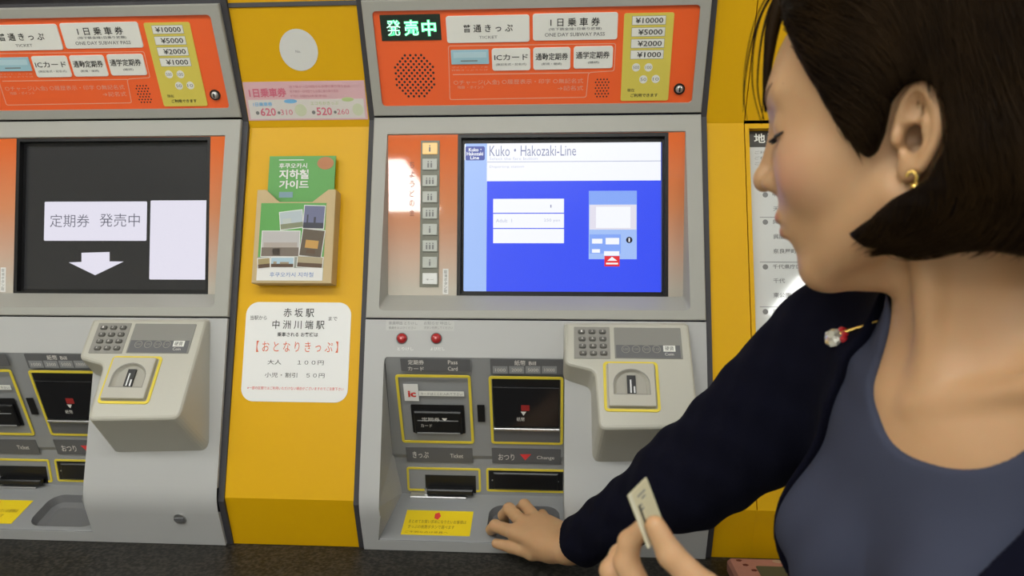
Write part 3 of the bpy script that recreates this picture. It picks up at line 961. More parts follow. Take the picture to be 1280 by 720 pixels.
    rim0 = [POD.p(u + X, v, -0.006) for u, v in face]
    rims = []
    for a_ in (0.0, 30.0, 60.0, 90.0):
        d_ = 0.006 * (1 - math.cos(math.radians(a_)))
        q_ = inset(face, d_) if d_ > 0 else face
        rims.append([POD.p(u + X, v, -0.006 + 0.006 * math.sin(math.radians(a_))) for u, v in q_])
    bs_ = [base_pt(u, v) for u, v in face]
    g.loft(bs_, rims[0], M_POD, smooth=False)
    for i in range(3):
        g.loft(rims[i], rims[i + 1], M_POD, smooth=True)
    tr = tessellate_polygon([[Vector((u, v, 0)) for u, v in inset(face, 0.006)]])
    g.add(rims[-1], [tuple(q_) for q_ in tr], M_POD)
    cu_o = obj('coin_unit', g, t, label='beige wedge shaped coin unit')
    q = MB()
    M_PAD = mat('keypad_plate', (0.27, 0.26, 0.235), 0.5)
    q.plate(POD, rr(*POD.rect(717.5, 409, 762.5, 448.5), r=0.001), 0, 0.0008, M_PAD, x=X)
    M_KEY = mat('rubber_key', (0.12, 0.115, 0.105), 0.4)
    for i in range(4):
        for j in range(3):
            ku, kv = POD.uv(726.8 + j * 13.0 + i * 0.6, 415.4 + i * 8.9)
            q.plate(POD, rr(ku - 0.0052, kv - 0.0034, ku + 0.0052, kv + 0.0034, r=0.0025), 0.0008, 0.004, M_KEY, x=X, ch=0.0012)
            q.text(POD, '123456789*0#'[i * 3 + j], (ku - 0.0012, kv - 0.0016, ku + 0.0012, kv + 0.0016), M_INKW, n=0.0044, x=X)
    obj('keypad', q, cu_o, label='grey keypad of twelve dark keys')
    q = MB()
    a = POD.rect(768, 410, 852, 448.5)
    q.plate(POD, rr(*a, r=0.001), 0, 0.0008, mat('coin_label_grey', (0.24, 0.235, 0.215), 0.5), x=X)
    q.plate(POD, rr(a[0] + 0.002, a[1] + 0.001, a[2] - 0.003, a[1] + 0.0215), 0.0008, 0.0011, M_BAND, x=X)
    for s, px in (('500', 782), ('100', 795), ('50', 808), ('10', 820.5)):
        ku, kv = POD.uv(px, 437)
        q.plate(POD, circ(ku, kv, 0.0062, 18), 0.0011, 0.0014, M_PAD, x=X, holes=[circ(ku, kv, 0.0052, 18)])
        q.text(POD, s, (ku - 0.004, kv - 0.002, ku + 0.004, kv + 0.002), M_PAD, n=0.0015, x=X)
    q.plate(POD, rr(*POD.rect(829, 432.5, 844, 440)), 0.0011, 0.0014, M_WHITE, x=X)
    q.text(POD, '硬貨', POD.rect(831, 433.5, 842, 439), M_INK, n=0.0018, x=X)
    q.text(POD, 'Coin', POD.rect(831, 441.5, 842, 445), M_INKW, n=0.0015, x=X)
    obj('coin_label', q, cu_o, label='dark grey coin value label')
    q = MB()
    a = POD.rect(754.5, 452.5, 824, 515)
    q.plate(POD, rr(*a, r=0.006), 0, 0.0014, M_YELFR, holes=[rr(a[0] + 0.004, a[1] + 0.004, a[2] - 0.004, a[3] - 0.004, r=0.003)], x=X, ch=0.0004)
    obj('yellow_outline', q, cu_o)
    q = MB()
    b_ = (a[0] + 0.0062, a[1] + 0.006, a[2] - 0.0062, a[3] - 0.005)
    um, vm = (b_[0] + b_[2]) / 2, (b_[1] + b_[3]) / 2
    # arch shaped scoop with the slot
    arch = [(um - 0.0262, vm - 0.016)] + [(um + 0.0262 * math.cos(math.radians(k_)), vm + 0.001 + 0.023 * math.sin(math.radians(k_))) for k_ in range(180, -1, -15)] + [(um + 0.0262, vm - 0.016)]
    arch = arch[::-1]
    lip = inset(arch, 0.0015)
    q.plate(POD, rr(*b_, r=0.002), 0, 0.0075, M_STEEL, x=X, ch=0.001, holes=[arch])
    deep = [(u * 0.82 + um * 0.18, v * 0.86 + vm * 0.14) for u, v in arch]
    q.loft([POD.p(u + X, v, 0.0070) for u, v in arch], [POD.p(u + X, v, 0.0012) for u, v in deep], M_STEEL, smooth=False)
    q.loft([POD.p(u + X, v, 0.0076) for u, v in arch], [POD.p(u + X, v, 0.0072) for u, v in lip], mat('arch_rim', (0.30, 0.29, 0.26), 0.45, spec=0.3), smooth=False)
    q.poly([POD.p(u + X, v, 0.0012) for u, v in deep], mat('arch_floor', (0.40, 0.38, 0.33), 0.5, spec=0.3))
    q.plate(POD, rr(um - 0.0062, vm - 0.0125, um + 0.0062, vm + 0.0150), 0.0012, 0.0040, M_BLACK, x=X)
    q.plate(POD, rr(um - 0.0022, vm - 0.012, um - 0.0002, vm + 0.008), 0.0040, 0.0050, M_METAL, x=X)
    q.plate(POD, rr(um + 0.0028, vm - 0.012, um + 0.0050, vm - 0.002), 0.0040, 0.0046, M_METAL, x=X)
    obj('coin_inlet', q, cu_o, label='metal coin inlet with a dark slot')
    q = MB()
    ku, kv = B.uv(225, 648)
    ku += PITCH_X
    q.plate(B, circ(ku, kv, 0.0095), 0, 0.002, M_METAL, x=X)
    q.plate(B, rr(ku - 0.0075, kv - 0.003, ku + 0.0075, kv + 0.003, r=0.002), 0.002, 0.004, M_BAND, x=X)
    obj('lower_lock', q, t, label='small dark key lock')
    return t


machine(0.0, 'grey ticket machine with bright blue touch screen, where the hand reaches into the tray', 'line')
machine(-PITCH_X, 'grey ticket machine with dark screen showing a white down arrow', 'pass')
# ================================================================== things on the yellow wall
q = MB()
cu, cv = YTP.uv(373.5, 62.5)
q.plate(YTP, circ(cu, cv, 0.0305, 40, 0.0315), 0, 0.0008, mat('white_sticker', (0.70, 0.70, 0.68), 0.4))
q.text(YTP, 'No.', (cu - 0.005, cv - 0.004, cu + 0.003, cv), M_INKG, n=0.0012)
tag(obj('round_sticker', q, loc=YTP.p(cu, cv - 0.03)), 'round white sticker on the upper yellow wall panel', 'sticker')

q = MB()
M_PINK = mat('pink_print', (0.74, 0.46, 0.50), 0.45)
M_ROSE = mat('rose_ink', (0.70, 0.18, 0.26), 0.5)
M_SKY = mat('sky_ink', (0.20, 0.48, 0.78), 0.5)
M_LIME = mat('lime_ink', (0.50, 0.62, 0.28), 0.5)
bb = (ym0 + 0.001, YTP.rect(300, 102, 458, 150)[1], ym1 - 0.002, YTP.rect(300, 101.5, 458, 150)[3])
q.plate(YTP, rr(*bb), 0, 0.0005, M_PINK)
bw, bh = bb[2] - bb[0], bb[3] - bb[1]
fr = lambda a, b, c, d: (bb[0] + bw * a, bb[1] + bh * b, bb[0] + bw * c, bb[1] + bh * d)
q.plate(YTP, rr(*fr(0.02, 0.04, 0.98, 0.54)), 0.0005, 0.0008, mat('banner_white', (0.72, 0.68, 0.65), 0.45))
q.plate(YTP, rr(*fr(0.0, 0.0, 1.0, 0.035)), 0.0005, 0.0008, M_PINK)
q.text(YTP, '1日乗車券', fr(0.04, 0.60, 0.35, 0.84), M_ROSE, n=0.001, bold=0.03)
for k_ in range(3):
    q.text(YTP, '地下鉄が一日何回でもお得に乗り降り自由', fr(0.38, 0.83 - k_ * 0.12, 0.88 - k_ * 0.1, 0.90 - k_ * 0.12), mat('pale_rose_ink', (0.62, 0.27, 0.33), 0.5), n=0.001)
q.text(YTP, '1日乗車券', fr(0.06, 0.37, 0.22, 0.48), M_SKY, n=0.0012, bold=0.02)
q.text(YTP, 'エコちかきっぷ', fr(0.54, 0.39, 0.77, 0.48), M_LIME, n=0.0012)
for s, c0, c1, cc in (('620', 0.11, 0.24, 0.085), ('310', 0.28, 0.38, 0.265), ('520', 0.58, 0.71, 0.555), ('260', 0.75, 0.85, 0.735)):
    big = c1 - c0 > 0.11
    q.text(YTP, s, fr(c0, 0.12 if big else 0.14, c1, 0.33 if big else 0.28), M_ROSE, n=0.0012, bold=0.02 if big else 0)
    p0 = fr(cc, 0.20, cc, 0.2)
    q.plate(YTP, circ(p0[0], p0[1], 0.0030 if big else 0.0024, 12), 0.0008, 0.0011, M_INKG)
for c0, r0, c1, r1, m_ in ((0.32, 0.44, 0.43, 0.55, M_SKY), (0.80, 0.47, 0.90, 0.58, M_LIME), (0.40, 0.10, 0.50, 0.42, mat('pale_green_print', (0.62, 0.66, 0.48), 0.5)), (0.88, 0.10, 0.97, 0.42, mat('pale_green_print', (0.62, 0.66, 0.48), 0.5))):
    a = fr(c0, r0, c1, r1)
    q.plate(YTP, circ((a[0] + a[2]) / 2, (a[1] + a[3]) / 2, (a[2] - a[0]) / 2, 20, (a[3] - a[1]) / 2), 0.0008, 0.0010, m_)
tag(obj('fare_banner', q, loc=YTP.p((bb[0] + bb[2]) / 2, bb[1])), 'pink and white one day pass sticker with 620 and 520 fares below the round sticker', 'sticker')

# brochure holder and brochure
M_WOOD = mat('pale_wood', (0.56, 0.42, 0.22), 0.5, noise=0.12, nscale=14)
M_GREEN = mat('green_cover', (0.10, 0.36, 0.07), 0.35)
HZ = 0.026
HP = YM.off(HZ)
hr = HP.rect(318, 237, 417, 354)
t = thing('brochure_holder', 'pale wooden leaflet holder with photo covered front hung on the yellow wall panel', 'holder', YM.p((hr[0] + hr[2]) / 2, hr[1]))
q = MB()
u0, v0, u1, v1 = hr
vl, vr_ = HP.uv(326, 237)[1], HP.uv(420, 236)[1]
front = [(u0, v0), (u1, v0), (u1, v1), (u1 - 0.012, v1), (u1 - 0.037, v1 - 0.020), (u0 + 0.037, v1 - 0.020), (u0 + 0.014, v1), (u0, v1)]
q.plate(HP, front, -0.004, 0, M_WOOD, ch=0.0006)
obj('front_board', q, t)
q = MB()
for a, b in ((u0, u0 + 0.006), (u1 - 0.006, u1)):
    q.plate(HP, rr(a, v0, b, v1), -HZ, -0.0042, M_WOOD, back=True)
q.plate(HP, rr(u0 + 0.0061, v0, u1 - 0.0061, v0 + 0.006), -HZ, -0.0042, M_WOOD, back=True)
q.plate(HP, rr(u0 + 0.0061, v0 + 0.006, u1 - 0.0061, v1), -HZ, -HZ + 0.003, M_WOOD, back=True)
obj('box_frame', q, t)
q = MB()
c0, c1, w0, w1 = u0 + 0.008, u1 - 0.014, v0 + 0.004, v1 - 0.022
f2 = lambda a, b, c, d: (c0 + (c1 - c0) * a, w0 + (w1 - w0) * b, c0 + (c1 - c0) * c, w0 + (w1 - w0) * d)
q.plate(HP, rr(*f2(0, 0, 1, 1)), 0, 0.0006, M_GREEN)
q.plate(HP, rr(*f2(0, 0.0, 1, 0.16)), 0.0006, 0.0008, M_PAPER)
q.text(HP, '후쿠오카시 지하철', f2(0.20, 0.045, 0.86, 0.105), mat('blue_ink', (0.08, 0.20, 0.50), 0.5), n=0.0011)
q.plate(HP, rr(*f2(0, 0.15, 1.0, 0.30)), 0.0006, 0.0007, mat('cover_grey', (0.30, 0.32, 0.28), 0.5))


def photo(a, b, c, d, rot, parts, m):
    """A small printed photograph with a white edge, turned a little, with bands of its picture."""
    x0, y0, x1, y1 = f2(a, b, c, d)
    cx, cy = (x0 + x1) / 2, (y0 + y1) / 2
    rt = lambda pts: [(cx + (p[0] - cx) * math.cos(rot) - (p[1] - cy) * math.sin(rot), cy + (p[0] - cx) * math.sin(rot) + (p[1] - cy) * math.cos(rot)) for p in pts]
    q.plate(HP, rt(rr(x0, y0, x1, y1)), 0.0008, 0.0012, M_PAPER)
    ins_ = 0.0012
    q.plate(HP, rt(rr(x0 + ins_, y0 + ins_, x1 - ins_, y1 - ins_)), 0.0012, 0.0014, m)
    for (pa, pb, pc, pd, mm) in parts:
        wx, wy = x1 - x0 - 2 * ins_, y1 - y0 - 2 * ins_
        q.plate(HP, rt(rr(x0 + ins_ + wx * pa, y0 + ins_ + wy * pb, x0 + ins_ + wx * pc, y0 + ins_ + wy * pd)), 0.0014, 0.0016, mm)


PH = lambda n, c: mat('photo_' + n, c, 0.4)
photo(0.30, 0.66, 0.66, 0.90, 0.12, [(0, 0, 1, 0.3, PH('olive', (0.22, 0.24, 0.14))), (0.1, 0.3, 0.5, 0.6, PH('pale', (0.50, 0.55, 0.52)))], PH('sky', (0.45, 0.52, 0.56)))
photo(0.66, 0.66, 0.99, 0.97, -0.03, [(0, 0, 1, 0.25, PH('night', (0.03, 0.03, 0.05))), (0.15, 0.25, 0.22, 0.6, PH('night', (0.03, 0.03, 0.05))), (0.5, 0.25, 0.6, 0.5, PH('night', (0.03, 0.03, 0.05)))], PH('dusk', (0.14, 0.15, 0.27)))
photo(0.04, 0.30, 0.63, 0.64, 0.0, [(0, 0.0, 1, 0.35, PH('brown', (0.18, 0.14, 0.11))), (0.05, 0.35, 0.95, 0.55, PH('beige', (0.42, 0.36, 0.32))), (0.3, 0.05, 0.5, 0.3, PH('beige', (0.42, 0.36, 0.32)))], PH('haze', (0.50, 0.48, 0.48)))
photo(0.64, 0.30, 0.99, 0.66, -0.10, [(0.2, 0.3, 0.8, 0.6, PH('amber', (0.55, 0.30, 0.06))), (0.3, 0.1, 0.7, 0.25, PH('umber', (0.10, 0.05, 0.02)))], PH('dark', (0.10, 0.07, 0.04)))
photo(0.20, 0.16, 0.56, 0.30, 0.0, [(0, 0, 1, 0.35, PH('umber', (0.10, 0.05, 0.02))), (0.1, 0.3, 0.25, 0.6, PH('tan', (0.35, 0.28, 0.18))), (0.4, 0.3, 0.8, 0.55, PH('tan', (0.35, 0.28, 0.18)))], PH('bright', (0.40, 0.55, 0.65)))
photo(0.60, 0.16, 1.0, 0.31, -0.05, [(0, 0, 1, 0.4, PH('umber', (0.10, 0.05, 0.02)))], PH('wood', (0.40, 0.33, 0.20)))
photo(0.0, 0.15, 0.20, 0.29, 0.1, [(0, 0, 1, 0.4, PH('umber', (0.10, 0.05, 0.02)))], PH('ochre', (0.36, 0.28, 0.12)))
obj('cover_print', q, t, label='green leaflet cover with seven small photographs')
t2 = YM.off(0.012)
b4 = t2.rect(334, 195, 427, 300)
t3 = thing('brochure', 'green Korean language subway leaflet standing in the wooden holder', 'leaflet', t2.p((b4[0] + b4[2]) / 2, b4[1]))
b4 = (b4[0], v0 + 0.008, min(b4[2], u1 + 0.004), b4[3])
b4 = (max(b4[0], u0 + 0.0085), b4[1], u1 - 0.0075, b4[3])
q = MB()
q.plate(t2, rr(*b4), -0.003, 0, M_GREEN, back=True)
b5 = t2.rect(334, 195, 425, 250)
q.text(t2, '지하철', t2.rect(349, 212, 386, 224), M_PAPER, n=0.0005, bold=0.03)
q.text(t2, '가이드', t2.rect(349, 225.5, 386, 236), M_PAPER, n=0.0005, bold=0.03)
q.text(t2, '후쿠오카시', t2.rect(349, 204, 384, 210.5), M_PAPER, n=0.0005, bold=0.02)
q.plate(t2, rr(*t2.rect(349, 199.5, 380, 200.5)), 0, 0.0004, M_PAPER)
cu, cv = t2.uv(407, 204)
q.plate(t2, circ(cu, cv, 0.0135, 20, 0.0105), 0, 0.0005, mat('cover_red', (0.50, 0.20, 0.08), 0.5))
q.plate(t2, rr(*t2.rect(349, 240, 366, 247)), 0, 0.0005, mat('photo_train', (0.20, 0.33, 0.40), 0.4))
obj('cover', q, t3)

# white notice with rounded corners
q = MB()
sp = YM.rect(305, 378, 437, 502.5)
q.plate(YM, rr(*sp, r=0.020, seg=8), 0, 0.0012, mat('notice_white', (0.84, 0.84, 0.83), 0.45))
Y_ = lambda x0, y0, x1, y1: YM.rect(x0, y0, x1, y1)
for s, bx, m_, bo in (('当駅から', (313.5, 394.5, 334, 400), M_INK, 0.0), ('赤 坂 駅', (355, 385.5, 393, 396.5), M_INK, 0.005), ('まで', (411, 396, 422, 401), M_INK, 0.0), ('中 洲 川 端 駅', (341, 400.5, 406, 411.5), M_INK, 0.005), ('乗車される お客様は', (347, 415.5, 398, 421), M_INK, 0.015), ('【 お と な り き っ ぷ 】', (321, 426.5, 423, 440.5), mat('vermilion_ink', (0.75, 0.16, 0.08), 0.5), 0.0), ('大人　　１００円', (335, 450, 405, 456), M_INK, 0.0), ('小児・割引　５０円', (331.5, 466, 406, 472), M_INK, 0.0), ('※一部の区間ではご利用いただけない場合がございますのでご注意下さい', (309.5, 483.5, 430, 487.5), M_INKR, 0.0)):
    q.text(YM, s, Y_(*bx), m_, n=0.0016, bold=bo)
tag(obj('notice_sign', q, loc=YM.p((sp[0] + sp[2]) / 2, sp[1])), 'white rounded notice with red bracketed headline below the wooden leaflet holder', 'sign')

# station list in the framed case on the right
PP = YM.off(-0.0128)
t = thing('station_poster', 'tall white station list poster with black heading in the yellow case behind the woman', 'poster', PP.p(0.6, hv0))
q = MB()
q.plate(PP, rr(hx0 - 0.004, hv0 - 0.004, 1.06, hv1 + 0.004), -0.002, 0, mat('poster_sheet', (0.70, 0.71, 0.70), 0.05, coat=1.0))
hy = PP.uv(937, 184)[1]
q.plate(PP, rr(hx0 - 0.002, hy, 1.05, hv1 + 0.002), 0, 0.0004, mat('poster_header', (0.05, 0.045, 0.04), 0.4))
ux = lambda x, y: PP.uv(x, y)
hh = PP.uv(945, 167)[1] - PP.uv(945, 179)[1]
for i, ch_ in enumerate('地下鉄沿線のご案内'):
    a = ux(942.5, 179)
    q.text(PP, ch_, (a[0] + i * hh * 1.35, a[1], a[0] + i * hh * 1.35 + hh * 1.1, a[1] + hh), M_WHITE, n=0.0008, bold=0.02)
for yy in (189, 196, 203):
    a = ux(943.5, yy + 2)
    q.text(PP, 'ご利用の駅から目的地までの主な施設をご案内します', (a[0], a[1] - 0.002, a[0] + 0.21, a[1] + 0.003), M_INKG, n=0.0004)
rows = [(238, '⑧', '中洲川端'), (272, '⑨', '呉服町'), (328, '⑩', '千代県庁口'), (384, '⑪', '馬出九大'), (423, '⑫', '博多')]
subs = [(260, '天神'), (295, '呉服'), (313, '奈良屋町'), (350, '千代'), (368, '東公園'), (407, '県庁'), (446, '祇園町'), (463, '住吉')]
for col, names in enumerate((None, ('西新', '藤崎', '室見', '姪浜', '唐人町'), ('祇園', '博多駅', '東比恵', '福岡空港', '箱崎'))):
    cx_ = col * 0.20
    for k_, (yy, n_, s) in enumerate(rows):
        s = names[k_] if names else s
        a = ux(951, yy + 8)
        lx0 = a[0] - 0.001 + cx_
        q.plate(PP, rr(lx0, ux(951, yy)[1], lx0 + 0.17, ux(951, yy)[1] + 0.0009), 0, 0.0003, M_INKG)
        q.plate(PP, circ(a[0] + cx_ + 0.007, a[1] + 0.003, 0.0042, 14), 0, 0.0003, M_INKG)
        q.text(PP, s, (a[0] + cx_ + 0.018, a[1], a[0] + cx_ + 0.018 + 0.0085 * len(s), a[1] + 0.007), M_INKG, n=0.0004, bold=0.01)
    for yy, s in subs:
        a = ux(960, yy + 3)
        q.text(PP, s, (a[0] + cx_ + 0.008, a[1] - 0.001, a[0] + cx_ + 0.008 + 0.0088 * len(s), a[1] + 0.0065), M_INKG, n=0.0004, bold=0.01)
obj('printed_sheet', q, t)

# pouch lying on the counter
M_PK = mat('pink_fabric', (0.58, 0.27, 0.22), 0.7, noise=0.1, nscale=60)
cx0, cyb = 0.284, -0.055
t = thing('pouch', 'pink patterned pouch lying on the black counter below the yellow wall', 'pouch', (cx0 + 0.06, -0.10, -0.357))
q = MB()
FP = Plane((-0.145, -0.340), (cyb, -0.340))
q.plate(FP, rr(cx0, 0, cx0 + 0.125, FP.len, r=0.008), -0.017, 0, M_PK, ch=0.004)
for u, v in ((0.016, 0.080), (0.022, 0.066), (0.03, 0.05)):
    q.plate(FP, circ(cx0 + u, v, 0.0045, 5, 0.0035), 0, 0.0004, mat('maroon_print', (0.16, 0.03, 0.02), 0.7))
M_CREAM = mat('cream_print', (0.62, 0.45, 0.33), 0.7)
q.plate(FP, circ(cx0 + 0.075, 0.080, 0.012, 16, 0.005), 0, 0.0004, M_CREAM)
obj('fabric_body', q, t)
q = MB()
q.plate(FP, rr(cx0 + 0.035, 0.012, cx0 + 0.115, 0.063, r=0.003), 0, 0.0006, mat('olive_print', (0.12, 0.12, 0.07), 0.7))
for i in range(12):
    q.plate(FP, rr(cx0 + 0.075 + i * 0.0032, 0.014, cx0 + 0.0764 + i * 0.0032, 0.061), 0.0006, 0.0009, M_CREAM)
obj('printed_patch', q, t, label='dark patch with pale stripes')
# ================================================================== the woman
def at(px, py, d):
    """A point seen at a pixel of the photograph, at a distance along the viewing axis."""
    return CAM_P + (C_F + C_R * (px - 640) / FPX - C_U * (py - 360) / FPX) * d


def smin(a, b, k):
    h = np.clip(0.5 + 0.5 * (b - a) / k, 0, 1)
    return b * (1 - h) + a * h - k * h * (1 - h)


def smax(a, b, k):
    return -smin(-a, -b, k)


def cap(p, a, b, r1, r2=None):
    r2 = r1 if r2 is None else r2
    a, b = np.asarray(a, float), np.asarray(b, float)
    ab = b - a
    t = np.clip((p - a) @ ab / (ab @ ab), 0, 1)
    return np.linalg.norm(p - a - t[:, None] * ab, axis=1) - (r1 + (r2 - r1) * t)


def ell(p, c, r):
    q = p - np.asarray(c, float)
    r = np.asarray(r, float)
    k0 = np.linalg.norm(q / r, axis=1)
    k1 = np.linalg.norm(q / (r * r), axis=1)
    return k0 * (k0 - 1.0) / np.maximum(k1, 1e-6)


def sph(p, c, r):
    return np.linalg.norm(p - np.asarray(c, float), axis=1) - r


def surface_net(f, lo, hi, h, blk=10, slack=1.4):
    """Mesh of f = 0 on a sparse grid: only blocks near the surface are sampled."""
    lo, hi = np.array(lo, float), np.array(hi, float)
    nb = np.ceil((hi - lo) / (h * blk)).astype(int)
    g = np.stack(np.meshgrid(*[np.arange(n) for n in nb], indexing='ij'), -1).reshape(-1, 3)
    c = lo + (g + 0.5) * h * blk
    d = np.concatenate([f(c[i:i + 200000]) for i in range(0, len(c), 200000)])
    act = g[np.abs(d) < slack * h * blk * 0.87 + 0.004]
    off = np.stack(np.meshgrid(*[np.arange(blk + 1)] * 3, indexing='ij'), -1).reshape(-1, 3)
    BIG = 1 << 20
    key = lambda q: (q[..., 0].astype(np.int64) * BIG + q[..., 1]) * BIG + q[..., 2]
    vk, vp = [], []
    edges = [[], [], []]
    n1 = blk + 1
    corner = np.array([(i, j, k) for i in (0, 1) for j in (0, 1) for k in (0, 1)])
    for s in range(0, len(act), 60):
        a = act[s:s + 60]
        idx = a[:, None, :] * blk + off[None]
        val = f((lo + idx.reshape(-1, 3) * h)).reshape(len(a), n1, n1, n1)
        ng = val < 0
        # one vertex in each cell the surface passes
        cs = np.stack([ng[:, i:i + blk, j:j + blk, k:k + blk] for i, j, k in corner], 0).sum(0)
        bi, x, y, z = np.nonzero((cs > 0) & (cs < 8))
        if len(bi) == 0:
            continue
        cell = np.stack([x, y, z], 1)
        cv_ = {tuple(q): val[bi, x + q[0], y + q[1], z + q[2]] for q in corner}
        acc = np.zeros((len(bi), 3))
        cnt = np.zeros(len(bi))
        for q in corner:
            for ax in range(3):
                if q[ax]:
                    continue
                r = q.copy()
                r[ax] = 1
                v0, v1 = cv_[tuple(q)], cv_[tuple(r)]
                m = (v0 < 0) != (v1 < 0)
                t = np.where(m, v0 / np.where(m, v0 - v1, 1), 0)
                pt = np.tile(q.astype(float), (len(bi), 1))
                pt[:, ax] = t
                acc += pt * m[:, None]
                cnt += m
        gi = a[bi] * blk + cell
        vk.append(key(gi))
        vp.append(lo + (gi + acc / cnt[:, None]) * h)
        for ax in range(3):
            sl0 = [slice(0, blk)] * 3
            sl1 = [slice(0, blk)] * 3
            sl1[ax] = slice(1, blk + 1)
            n0, n1_ = ng[(slice(None), *sl0)], ng[(slice(None), *sl1)]
            bi, x, y, z = np.nonzero(n0 != n1_)
            gi = a[bi] * blk + np.stack([x, y, z], 1)
            edges[ax].append(np.concatenate([gi, n0[bi, x, y, z][:, None].astype(int)], 1))
    vk, vp = np.concatenate(vk), np.concatenate(vp)
    o = np.argsort(vk)
    vk, vp = vk[o], vp[o]
    faces = []
    for ax in range(3):
        e = np.concatenate(edges[ax])
        u, v = [k for k in range(3) if k != ax]
        q = []
        for du, dv in ((0, 0), (1, 0), (1, 1), (0, 1)):
            gi = e[:, :3].copy()
            gi[:, u] -= du
            gi[:, v] -= dv
            kk = key(gi)
            j = np.clip(np.searchsorted(vk, kk), 0, len(vk) - 1)
            q.append(np.where(vk[j] == kk, j, -1))
        q = np.stack(q, 1)
        ok = (q >= 0).all(1)
        q, sgn = q[ok], e[ok, 3]
        flip = (sgn == 1) == (ax == 1)
        q[flip] = q[flip][:, ::-1]
        faces.append(q)
    return vp, np.concatenate(faces)


def mesh_obj(name, v, f, m, parent, label=None, smooth=True, attr=None):
    o0 = origin_of(parent)
    me = bpy.data.meshes.new(name)
    v = v + [0, 0, ZO] - o0
    me.vertices.add(len(v))
    me.vertices.foreach_set('co', v.astype(np.float32).ravel())
    me.loops.add(f.size)
    me.loops.foreach_set('vertex_index', f.astype(np.int32).ravel())
    me.polygons.add(len(f))
    me.polygons.foreach_set('loop_start', np.arange(0, f.size, f.shape[1], dtype=np.int32))
    me.update(calc_edges=True)
    me.polygons.foreach_set('use_smooth', np.full(len(f), smooth))
    me.materials.append(m)
    for k, a in (attr or {}).items():
        at_ = me.attributes.new(k, 'FLOAT', 'POINT')
        at_.data.foreach_set('value', a.astype(np.float32))
    me.update()
    o = bpy.data.objects.new(name, me)
    COL.objects.link(o)
    o.parent = parent
    if label:
        o['label'] = label
    return o


# ---- frames
NB = np.array([0.352, -0.525, 0.044])                # base of the neck
SR = at(1048, 418, 0.700)                            # right shoulder joint (far side)
_s = SR - NB
_s[2] = 0
_s /= np.linalg.norm(_s)
T_R = _s                                             # torso: right, forward, up
T_U = np.array([0, 0, 1.0])
T_F = np.cross(T_U, T_R)
SL = NB - T_R * 0.160 + np.array([0, 0, -0.012])
EAR = at(1114.6, 158, 0.49)
TH, HP_ = math.radians(10.5), math.radians(6.0)
HS = np.array([1.02, 1.02, 1.163])            # stretch of the head's own axes
_a = (EAR - CAM_P) * [1, 1, 0]
_a /= np.linalg.norm(_a)
_l = np.array([-_a[1], _a[0], 0])
_f = _l * math.cos(TH) + _a * math.sin(TH)
H_L = np.cross([0, 0, 1.0], _f)
H_F = _f * math.cos(HP_) - np.array([0, 0, 1.0]) * math.sin(HP_)
H_U = np.cross(H_F, H_L)
H_O = EAR - H_L * 0.069 * 1.02
HM = np.stack([H_F, H_L, H_U])                       # rows: head axes
TM = np.stack([T_F, T_R, T_U])


def to_head(p):
    return (p - H_O) @ HM.T / HS


def from_head(p):
    return (np.asarray(p, float) * HS) @ HM + H_O


def to_torso(p):
    return (p - NB) @ TM.T


def from_torso(p):
    return np.asarray(p, float) @ TM + NB


MIR = np.array([1, -1, 1.0])


def both(fn, q):
    return np.minimum(fn(q), fn(q * MIR))


# ---- head
def ear_sdf(q):
    """The left ear, in head axes (f, l, z); the right one is its mirror image."""
    # ear plane: leans back a little and stands off the skull at its rear edge
    c = np.array([-0.0165, 0.0745, -0.006])
    ez = np.array([-0.20, 0.10, 0.975])
    ez /= np.linalg.norm(ez)
    ex = np.array([-0.86, 0.42, -0.2])
    ex -= ez * (ex @ ez)
    ex /= np.linalg.norm(ex)
    en = np.cross(ez, ex)
    if en[1] < 0:
        en = -en
    p = (q - c) @ np.stack([ex, ez, en]).T
    x, z, n = p[:, 0], p[:, 1] / 0.86, p[:, 2]
    rx = np.where(z > 0, 0.0165, 0.0165 - 0.0045 * np.clip(-z / 0.03, 0, 1))
    e = np.sqrt((x / rx) ** 2 + (z / 0.031) ** 2)
    d2 = (e - 1) * 0.017
    plate = np.maximum(np.maximum(d2, np.abs(n) - 0.0028), -1)
    # helix rim
    rim = np.sqrt((d2 + 0.0028) ** 2 + (n - 0.0022) ** 2) - 0.0034
    rim = np.maximum(rim, -(z + 0.020 + np.where(x > 0, 0.006, -0.012)))
    anti = cap(np.stack([x, z, n], 1), [0.004, -0.013, 0.001], [0.0065, 0.006, 0.0022], 0.0032)
    anti = np.minimum(anti, cap(np.stack([x, z, n], 1), [0.0065, 0.006, 0.0022], [-0.006, 0.018, 0.001], 0.003, 0.002))
    lobe = ell(np.stack([x, z, n], 1), [-0.004, -0.025, 0.0005], [0.0085, 0.0095, 0.0042])
    trag = ell(np.stack([x, z, n], 1), [-0.0125, -0.005, 0.0035], [0.004, 0.007, 0.0045])
    d = smin(smin(plate, rim, 0.002), smin(anti, lobe, 0.003), 0.002)
    conch = ell(np.stack([x, z, n], 1), [-0.0035, -0.005, 0.003], [0.0085, 0.0110, 0.0072])
    d = smax(d, -conch, 0.002)
    foss = ell(np.stack([x, z, n], 1), [-0.002, 0.0145, 0.0042], [0.0062, 0.0105, 0.0056])
    d = smax(d, -foss, 0.002)
    return smin(d, trag, 0.002)


